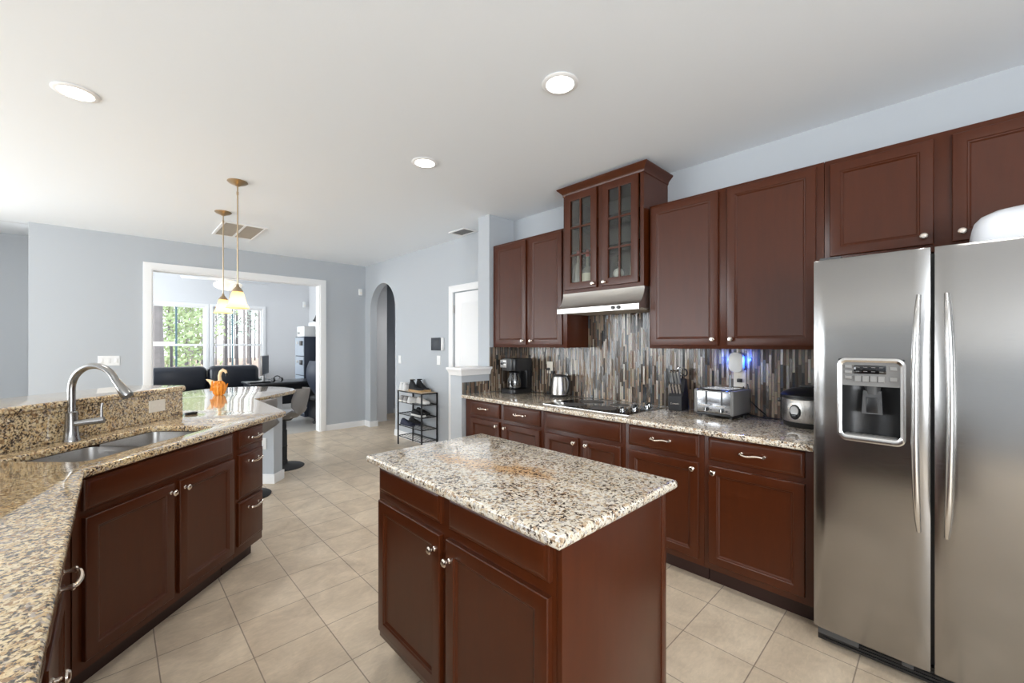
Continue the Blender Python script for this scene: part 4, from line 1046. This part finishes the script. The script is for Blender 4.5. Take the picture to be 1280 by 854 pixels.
link('frame', slab([rect(-.215, .215, -.36, .36), rect(-.185, -.012, -.33, .33), rect(.012, .185, -.33, .33)], -.012, -.0005, .003), 'white', gr)
MB().box(-.186, -.011, -.331, .331, -.008, -.004).build('filter', 'grille', gr); MB().box(.011, .186, -.331, .331, -.008, -.004).build('filter', 'grille', gr)
vt = thing('ceiling_vent', 'small white ceiling register near the half wall', 'ceiling vent', (3.0, 3.97, H), 0)
link('frame', slab([rect(-.10, .10, -.15, .15), rect(-.075, .075, -.125, .125)], -.010, -.0005, .003), 'white', vt)
v = MB().box(-.076, .076, -.126, .126, -.003, -.001)
for k in range(11): v.box(-.075, .075, -.12+.0225*k, -.108+.0225*k, -.008, -.003)
v.build('louvre', 'grey_p', vt)
def pendant(x, y, zb, label):
    t = thing('pendant_light', label, 'pendant lamp', (x, y, H), 0, 'pendant lamps over the rounded counter end')
    MB().lathe([(0, -.001), (.072, -.001), (.074, -.006), (.060, -.018), (.025, -.032), (.012, -.040), (0, -.041)], seg=28).build('canopy', 'brass', t)
    z = zb-H
    MB().tube([(0, 0, -.038), (0, 0, -.085), (0, 0, z+.19)], .0055, 10).tube([(0, 0, -.085), (0, 0, -.11)], .008, 10).build('rod', 'brass', t)
    MB().lathe([(0, z+.200), (.008, z+.198), (.012, z+.178), (.034, z+.150), (.040, z+.140), (.040, z+.134), (0, z+.134)], seg=24).build('shade_cap', 'brass', t)
    pf = [(.038, z+.133), (.044, z+.115), (.052, z+.08), (.064, z+.035), (.084, z), (.082, z), (.062, z+.036), (.050, z+.08), (.042, z+.115), (.036, z+.131)]
    MB().lathe(pf, seg=32).build('glass_shade', 'shade', t)
    MB().sphere((0, 0, z+.075), .024, 14, (1, 1, 1.3)).build('bulb', 'lamp', t)
    l = bpy.data.lights.new('pendant_lamp', 'POINT'); l.energy = 2.2; l.color = (1, .82, .55); l.shadow_soft_size = .03
    ob = bpy.data.objects.new('pendant_lamp', l); COL.objects.link(ob); ob.parent = t; ob.location = (0, 0, z+.02)
pendant(.740, 4.034, 1.700, 'brass pendant lamp with an amber glass shade, nearer and right-hand of the pair')
pendant(.805, 5.062, 1.718, 'brass pendant lamp with an amber glass shade, farther and left-hand of the pair')
downlight(3.72, 6.3, 'added unseen recessed light brightening the hall beyond the arch', 22)  # hidden lamp added because the hall came out too dark
# ------------------------------------------------------------------ glass-like paper swan on the counter
from mathutils import Euler
sw = thing('swan_figurine', 'small orange swan figurine standing on the glossy counter', 'figurine', (.735, 4.83, .9145), -.78); sw.scale = (1.08, .95, 1.22)
seg = 20
rg = []
for z, r in ((0, .030), (.010, .040), (.035, .048), (.060, .052), (.085, .046), (.098, .030)):
    rg.append([(r*1.1*cos(2*pi*k/seg)*(1+.10*(-1)**k), r*.8*sin(2*pi*k/seg)*(1+.10*(-1)**k), z+(.014 if k % 2 else 0)*(z > .05)) for k in range(seg)])
MB().loft(rg).build('body', 'orange', sw, smooth=15)
MB().tube([(-.025, 0, .060), (-.055, 0, .092), (-.085, 0, .112), (-.118, 0, .124)], [.034, .024, .013, .002], 6).build('tail', 'orange_l', sw, smooth=15)
nk = [(.018, 0, .08), (.008, 0, .115), (.004, 0, .150), (.014, 0, .182), (.036, 0, .197), (.058, 0, .188), (.066, 0, .172)]
MB().tube(nk, [.022, .016, .014, .0135, .0125, .0115, .010], 10).build('neck', 'orange_l', sw)
MB().tube([(.066, 0, .173), (.068, 0, .158), (.064, 0, .140)], [.010, .011, .002], 8).build('head', 'black', sw)
for s in (-1, 1):
    for k in range(4):
        a = .045-.028*k
        MB().loft([[(a, s*.030, .035), (a-.022, s*.036, .035), (a-.022, s*.026, .040), (a, s*.022, .040)], [(a+.010, s*.044, .088+.008*k), (a+.002, s*.046, .088+.008*k), (a+.002, s*.041, .089+.008*k), (a+.010, s*.039, .089+.008*k)]]).build('wing_feather', 'orange', sw, smooth=0)

# ------------------------------------------------------------------ bar stools
def stool(x, y, rz, label):
    t = thing('bar_stool', label, 'bar stool', (x, y, 0), rz, 'bar stools at the rounded counter end')
    MB().lathe([(0, 0), (.205, 0), (.207, .006), (.19, .016), (.08, .030), (.036, .045), (.033, .08), (0, .08)], seg=36).build('base', 'black_m', t)
    MB().lathe([(0, .07), (.028, .07), (.028, .42), (.021, .425), (.021, .545), (0, .545)], seg=20).build('column', 'black_m', t)
    MB().tube([(.025, 0, .24), (-.05, .11, .245), (-.17, .10, .245), (-.20, 0, .245), (-.17, -.10, .245), (-.05, -.11, .245), (.025, 0, .24)], .009, 8).build('footrest', 'black_m', t)
    # shell: profile in the x-z plane (front at -x, back at +x), lofted over width
    prof = [(-.21, .585), (-.15, .560), (-.05, .547), (.06, .548), (.14, .566), (.195, .61), (.225, .68), (.245, .76), (.262, .84), (.272, .895)]
    wid = [.17, .20, .215, .22, .225, .225, .22, .205, .18, .13]
    lift = [.0, .02, .035, .05, .075, .09, .07, .045, .02, .0]
    out = []; inn = []
    for (px, pz), w_, lf in zip(prof, wid, lift):
        ro, ri = [], []
        for k in range(13):
            q = -1+k/6; yy = w_*q; e = abs(q)**2.4
            fx = px-(.10*e if pz > .6 else 0)*min(1, (pz-.6)/.1 if pz > .6 else 0); fz = pz+lf*e*(1.2 if pz < .6 else .35)
            ro.append((fx, yy, fz)); 
            ri.append((fx-(.018 if pz > .58 else .0), yy*.965, fz+(.018 if pz <= .61 else .004)))
        out.append(ro); inn.append(ri)
    m = MB(); bm = m.bm
    VO = [[bm.verts.new(p) for p in r] for r in out]; VI = [[bm.verts.new(p) for p in r] for r in inn]
    n, k_ = len(VO), 13
    for i in range(n-1):
        for j in range(k_-1):
            bm.faces.new((VO[i][j], VO[i][j+1], VO[i+1][j+1], VO[i+1][j])); bm.faces.new((VI[i][j], VI[i+1][j], VI[i+1][j+1], VI[i][j+1]))
        bm.faces.new((VO[i][0], VO[i+1][0], VI[i+1][0], VI[i][0])); bm.faces.new((VO[i][-1], VI[i][-1], VI[i+1][-1], VO[i+1][-1]))
    for j in range(k_-1):
        bm.faces.new((VO[0][j], VI[0][j], VI[0][j+1], VO[0][j+1])); bm.faces.new((VO[-1][j], VO[-1][j+1], VI[-1][j+1], VI[-1][j]))
    m.build('shell_seat', 'shell', t, smooth=60)
    MB().prism(rounded([(-.19, -.165), (.14, -.17), (.14, .17), (-.19, .165)], [.06]*4), .586, .632, 'z', bev=.015).build('seat_cushion', 'cushion', t)
    MB().lathe([(0, .53), (.07, .53), (.09, .548), (0, .548)], seg=20).build('seat_mount', 'black_m', t)
stool(1.415, 5.235, -.55, 'grey shell bar stool at the outer side of the rounded counter end')
stool(.885, 4.470, -.78, 'grey shell bar stool tucked in the notch beside the pony wall')

# ------------------------------------------------------------------ shoe rack and shoes
rk = thing('shoe_rack', 'black wire shoe rack with a light wood top against the blue grey wall', 'shoe rack', (2.893, 5.325, 0), RZ)
RW, RD, RH = .615, .235, .757
m = MB()
for a in (0, RW):
    for b in (0, RD): MB().box(a-.008, a+.008, b-.008, b+.008, 0, RH).build('upright', 'iron', rk)
for z in (.12, .275, .435, .60):
    s = MB()
    for b in (0, RD): s.box(0, RW, b-.005, b+.005, z-.005, z+.005)
    for a in (0, RW): s.box(a-.005, a+.005, 0, RD, z-.005, z+.005)
    for k in range(1, 6): s.tube([(0, RD*k/6, z+.002), (RW, RD*k/6, z+.002)], .003, 6)
    s.build('wire_shelf', 'iron', rk)
s = MB()
for b in (0, RD): s.box(0, RW, b-.007, b+.007, RH-.014, RH)
for a in (0, RW): s.box(a-.007, a+.007, 0, RD, RH-.014, RH)
s.build('top_rail', 'iron', rk)
MB().box(.006, RW-.006, .006, RD-.006, RH-.010, RH+.004).build('top_board', 'mdf', rk)
def shoe(label, lx, ly, z, rz, upper, sole, L=.28, boot=0, group='shoes on the rack', laces='shoe_w'):
    P = Matrix.Translation((2.893, 5.325, 0)) @ Matrix.Rotation(RZ, 4, 'Z') @ Vector((lx, ly, z))
    t = thing('shoe', label, 'shoe', tuple(P), RZ+rz, group)
    hs = [(-.5, .055+boot*.7, .030), (-.47, .085+boot, .036), (-.36, .088+boot, .039), (-.25, .080+boot*.9, .040), (-.12, .072+boot*.35, .041), (.0, .064+boot*.06, .043), (.14, .052, .047), (.30, .046, .048), (.42, .040, .040), (.49, .028, .024), (.5, .024, .015)]
    rings = []
    for s_, h_, w_ in hs:
        x = s_*L; r = []
        for k in range(14):
            a = 2*pi*k/14; cy, cz = cos(a), sin(a)
            yy = w_*(abs(cy)**.7)*(1 if cy > 0 else -1)*(1-.42*max(0, cz)**1.5*(1 if s_ < .05 else .6))
            zz = .022+(h_-.022)*max(0, cz)**.8
            r.append((x, yy, zz))
        rings.append(r)
    MB().loft(rings).build('upper', upper, t, smooth=60)
    ol = [(s_*L*1.02, w_*1.06) for s_, h_, w_ in hs]
    poly = ol+[(a, -b) for a, b in ol[::-1]]
    MB().prism(poly, .0005, .026, 'z', bev=.003).build('sole', sole, t)
    lc = MB()
    for k in range(4):
        q = -.10+.075*k; hh = .070-.045*(q+.10)+boot*max(0, .35-k*.12)
        lc.tube([(q*L, -.022, hh-.010), (q*L, 0, hh+.003), (q*L, .022, hh-.010)], .0028, 5)
    lc.build('laces', laces, t)
    if boot: MB().lathe([(.028, .08+boot), (.036, .082+boot), (.036, .092+boot), (.028, .09+boot)], o=(-.33*L, 0, 0), seg=16).build('collar', upper, t)
T = RH+.0045
shoe('black suede boot with a tan sole, on top of the shoe rack', .36, .075, T, 0.0, 'shoe_b', 'sole_t', .30, .065, laces='shoe_b')
shoe('black suede boot on the rack top, behind the front boot', .36, .185, T, 0.0, 'shoe_b', 'sole_t', .30, .065, laces='shoe_b')
shoe('white sneaker at the front left of the rack top', .065, .118, T, pi/2, 'shoe_w', 'sole_w', .25, .02, laces='shoe_b')
shoe('white sneaker beside the black boots on the rack top', .155, .118, T, pi/2, 'shoe_w', 'sole_w', .25, .02, laces='shoe_b')
z = .6055
shoe('grey sneaker at the left end of the upper shelf', .065, .118, z, pi/2+.1, 'shoe_g', 'sole_w', .26)
shoe('second grey sneaker on the upper shelf, with a navy collar', .19, .118, z, pi/2, 'shoe_g', 'sole_w', .26, laces='shoe_n')
shoe('pale grey sneaker in the middle of the upper shelf', .30, .118, z, pi/2, 'shoe_w', 'sole_w', .26, laces='shoe_n')
shoe('white low sneaker at the right end of the upper shelf', .46, .118, z, .05, 'shoe_w', 'sole_w', .24)
z = .4405
shoe('black sneaker at the right front of the middle shelf', .44, .06, z, 0, 'shoe_b', 'sole_w', .28, laces='shoe_b')
shoe('black sneaker at the back of the middle shelf', .36, .175, z, 0, 'shoe_b', 'shoe_b', .28, laces='shoe_b')
z = .2805
shoe('navy running shoe at the left front of the lower shelf', .16, .06, z, .05, 'shoe_n', 'shoe_n', .28, laces='shoe_b')
shoe('black running shoe behind the navy one on the lower shelf', .17, .175, z, 0, 'shoe_b', 'shoe_n', .28, laces='shoe_b')

# ------------------------------------------------------------------ sunroom furniture
SF = .0015
so_ = thing('leather_sofa', 'black leather two-seat sofa below the sunroom windows', 'sofa', (.28, 10.74, SF), 0)
MB().box(.16, 2.04, -.98, -.05, .06, .28, bev=.02).build('sofa_base', 'leather', so_)
for x in (.0, 2.0): MB().box(x, x+.20, -1.0, -.05, .05, .66, bev=.07, seg=4).build('armrest', 'leather', so_)
MB().box(.16, 2.04, -.24, -.04, .25, .72, bev=.06, seg=3).build('sofa_back', 'leather', so_)
for k in (0, 1):
    x = .20+.91*k
    MB().box(x, x+.89, -.98, -.26, .28, .46, bev=.06, seg=4).build('seat_cushion', 'leather', so_)
    MB().box(x-.01, x+.89, -.52, -.22, .44, .96, bev=.11, seg=5).build('back_cushion', 'leather', so_, smooth=60)
for x, y in ((.2, -.9), (2.0, -.9), (.2, -.12), (2.0, -.12)): MB().cyl((x, y, 0), (x, y, .07), .03).build('foot', 'black', so_)
ct_ = thing('side_chest', 'white low chest at the left end of the sofa', 'chest', (-.32, 9.5, SF), 0)
MB().box(0, .5, 0, .5, .03, .72, bev=.01).build('body', 'white', ct_); MB().box(.03, .47, -.012, 0, .1, .66, bev=.004).build('front', 'white', ct_)
dk = thing('office_desk', 'long black desk in the sunroom under the monitor', 'desk', (1.62, 7.85, SF), 0)
MB().box(0, 1.72, 0, .70, .715, .745, bev=.004).build('desktop', 'desk', dk)
MB().box(.03, .06, .04, .66, 0, .714).build('side_panel', 'desk', dk); MB().box(1.10, 1.13, .04, .66, 0, .714).build('side_panel', 'desk', dk)
MB().box(.06, 1.10, .60, .62, .30, .714).build('modesty_panel', 'desk', dk)
MB().box(1.66, 1.69, .04, .66, 0, .714).build('side_panel', 'desk', dk)
mn = thing('monitor', 'flat computer monitor seen edge-on on the black desk', 'monitor', (1.93, 8.30, SF+.7455), 1.17)
MB().box(-.30, .30, -.012, .016, .12, .46, bev=.006).build('casing', 'silver_p', mn); MB().box(-.288, .288, -.0135, -.0118, .135, .448).build('screen', 'screen', mn)
MB().cyl((0, .02, .005), (0, .02, .26), .02).build('stand', 'silver_p', mn); MB().box(-.12, .12, -.08, .1, 0, .01, bev=.004).build('foot', 'silver_p', mn)
kbd = thing('keyboard', 'black keyboard lying on the desk in front of the monitor', 'keyboard', (1.78, 8.02, SF+.7455), .1)
MB().box(-.16, .16, -.065, .065, 0, .02, bev=.006).build('case', 'black', kbd)
kk = MB()
for i in range(4):
    for j in range(12): kk.box(-.15+.025*j, -.13+.025*j, -.055+.028*i, -.033+.028*i, .02, .026)
kk.build('keys', 'dark_grey', kbd)
hs_ = thing('headset', 'black headset lying beside the keyboard on the desk', 'headset', (2.06, 8.05, SF+.7455), .4)
MB().tube([(.075*cos(a*pi/10), 0, .03+.075*sin(a*pi/10)) for a in range(11)], .008, 8).build('headband', 'black', hs_)
for s in (-1, 1): MB().lathe([(0, -.018), (.035, -.018), (.038, 0), (.035, .018), (0, .018)], o=(s*.075, 0, .0385), axis='x', seg=18).build('ear_cup', 'black', hs_)
fc_ = thing('filing_cabinet', 'tall blue grey filing cabinet standing in the sunroom behind the desk', 'filing cabinet', (2.64, 9.06, SF), RZ)
MB().box(0, .54, .012, .66, .0, 1.55, bev=.004).build('cabinet_body', 'navy', fc_)
for k in range(4):
    z = .06+.372*k
    d = MB().panel(.012, .528, z, z+.355, [(0, .012), (0, .002), (.004, 0), (.012, 0), (.014, .002)]).build('drawer', 'cabinet_blue', fc_)
    MB().box(.33, .47, -.018, .004, z+.20, z+.29, bev=.004).build('handle', 'black', d); MB().box(.10, .20, -.004, .002, z+.23, z+.28, bev=.001).build('card_holder', 'silver_p', d)
bx = thing('white_box', 'white box on top of the filing cabinet, at its left front', 'box', (2.66, 9.02, SF+1.5505), RZ)
MB().box(.03, .46, .0, .20, 0, .20, bev=.006).build('body', 'plastic', bx); MB().box(.07, .20, -.002, .001, .05, .09).build('mark', 'grey_p', bx)
pr_ = thing('printed_carton', 'white carton with red and blue print on the filing cabinet', 'box', (2.87, 9.0, SF+1.5505), RZ)
MB().box(.02, .46, .0, .38, 0, .29, bev=.004).build('body', 'plastic', pr_)
MB().box(.4595, .4615, .06, .16, .14, .24).build('blue_mark', 'blue_p', pr_); MB().box(.4595, .4615, .22, .32, .13, .23).build('red_mark', 'red', pr_); MB().box(.4595, .4615, .05, .33, .04, .08).build('dark_mark', 'dark_grey', pr_)
bg = thing('black_bag', 'black strap bag lying on top of the printed carton', 'bag', (3.06, 8.75, SF+1.8415), 0)
MB().sphere((0, 0, .04), .15, 16, (1.2, 1, .26)).build('bag_body', 'black_m', bg); MB().tube([(-.14, 0, .06), (-.10, .0, .17), (.02, 0, .22), (.10, 0, .16), (.12, 0, .07)], .014, 8).build('strap', 'black_m', bg)
oc = thing('office_chair', 'black office chair partly hidden by the sunroom casing', 'office chair', (2.78, 7.48, SF), 2.1)
for k in range(5):
    a = 2*pi*k/5+.3
    lg = MB().tube([(0, 0, .10), (.14*cos(a), .14*sin(a), .095), (.30*cos(a), .30*sin(a), .062)], [.03, .022, .016], 8).build('leg', 'black', oc)
    MB().lathe([(0, -.018), (.028, -.018), (.030, 0), (.028, .018), (0, .018)], o=(.30*cos(a), .30*sin(a), .030), axis='y', seg=14).build('caster', 'dark_grey', lg)
MB().cyl((0, 0, .08), (0, 0, .44), .025).build('gas_lift', 'dark_grey', oc)
MB().box(-.25, .25, -.24, .26, .43, .52, bev=.035, seg=3).build('seat', 'black_m', oc)
c = []
for k in range(8):
    q = k/7; z = .56+.56*q; y = .25+.09*sin(q*2.6)+.05*q; w_ = .20+.06*sin(q*pi)
    c.append([(-w_, y-.04, z), (-w_*.5, y, z), (w_*.5, y, z), (w_, y-.04, z), (w_*.5, y+.035, z), (-w_*.5, y+.035, z)])
MB().loft(c).build('backrest', 'navy', oc, smooth=50)
MB().tube([(0, .18, .46), (0, .34, .50), (0, .34, .64)], .02, 8).build('back_bracket', 'black', oc)
for s in (-1, 1): MB().tube([(s*.25, .05, .47), (s*.30, .05, .52), (s*.30, .05, .68), (s*.30, -.12, .70), (s*.30, .12, .70)], .016, 8).build('armrest', 'black', oc)
fn = thing('ceiling_fan', 'white ceiling fan with a scalloped light bowl in the sunroom', 'ceiling fan', (1.50, 9.0, HS), .35)
MB().lathe([(0, -.001), (.07, -.001), (.06, -.05), (.02, -.07), (0, -.07)], seg=24).build('canopy', 'white', fn)
MB().cyl((0, 0, -.06), (0, 0, -.70), .013).build('downrod', 'white', fn)
MB().lathe([(0, -.66), (.06, -.66), (.11, -.69), (.12, -.76), (.10, -.79), (.05, -.80), (0, -.80)], seg=28).build('motor', 'white', fn)
for k in range(5):
    a = 2*pi*k/5
    b = MB().box(.17, .68, -.07, .07, -.006, .006, bev=.004).box(.09, .20, -.02, .02, -.003, .003)
    b.xf(Matrix.Translation((0, 0, -.775)) @ Matrix.Rotation(a, 4, 'Z') @ Matrix.Rotation(.22, 4, 'X')).build('blade', 'white', fn)
rg = []
for r, z in ((.08, -.80), (.15, -.815), (.215, -.86), (.20, -.91), (.13, -.955), (.02, -.975)):
    rg.append([(r*(1+.07*cos(8*2*pi*k/48))*cos(2*pi*k/48), r*(1+.07*cos(8*2*pi*k/48))*sin(2*pi*k/48), z) for k in range(48)])
MB().loft(rg).build('light_bowl', 'fan_bowl', fn, smooth=60)
MB().tube([(.03, 0, -.96), (.03, 0, -1.12)], .003, 6).build('pull_chain', 'brass', fn)
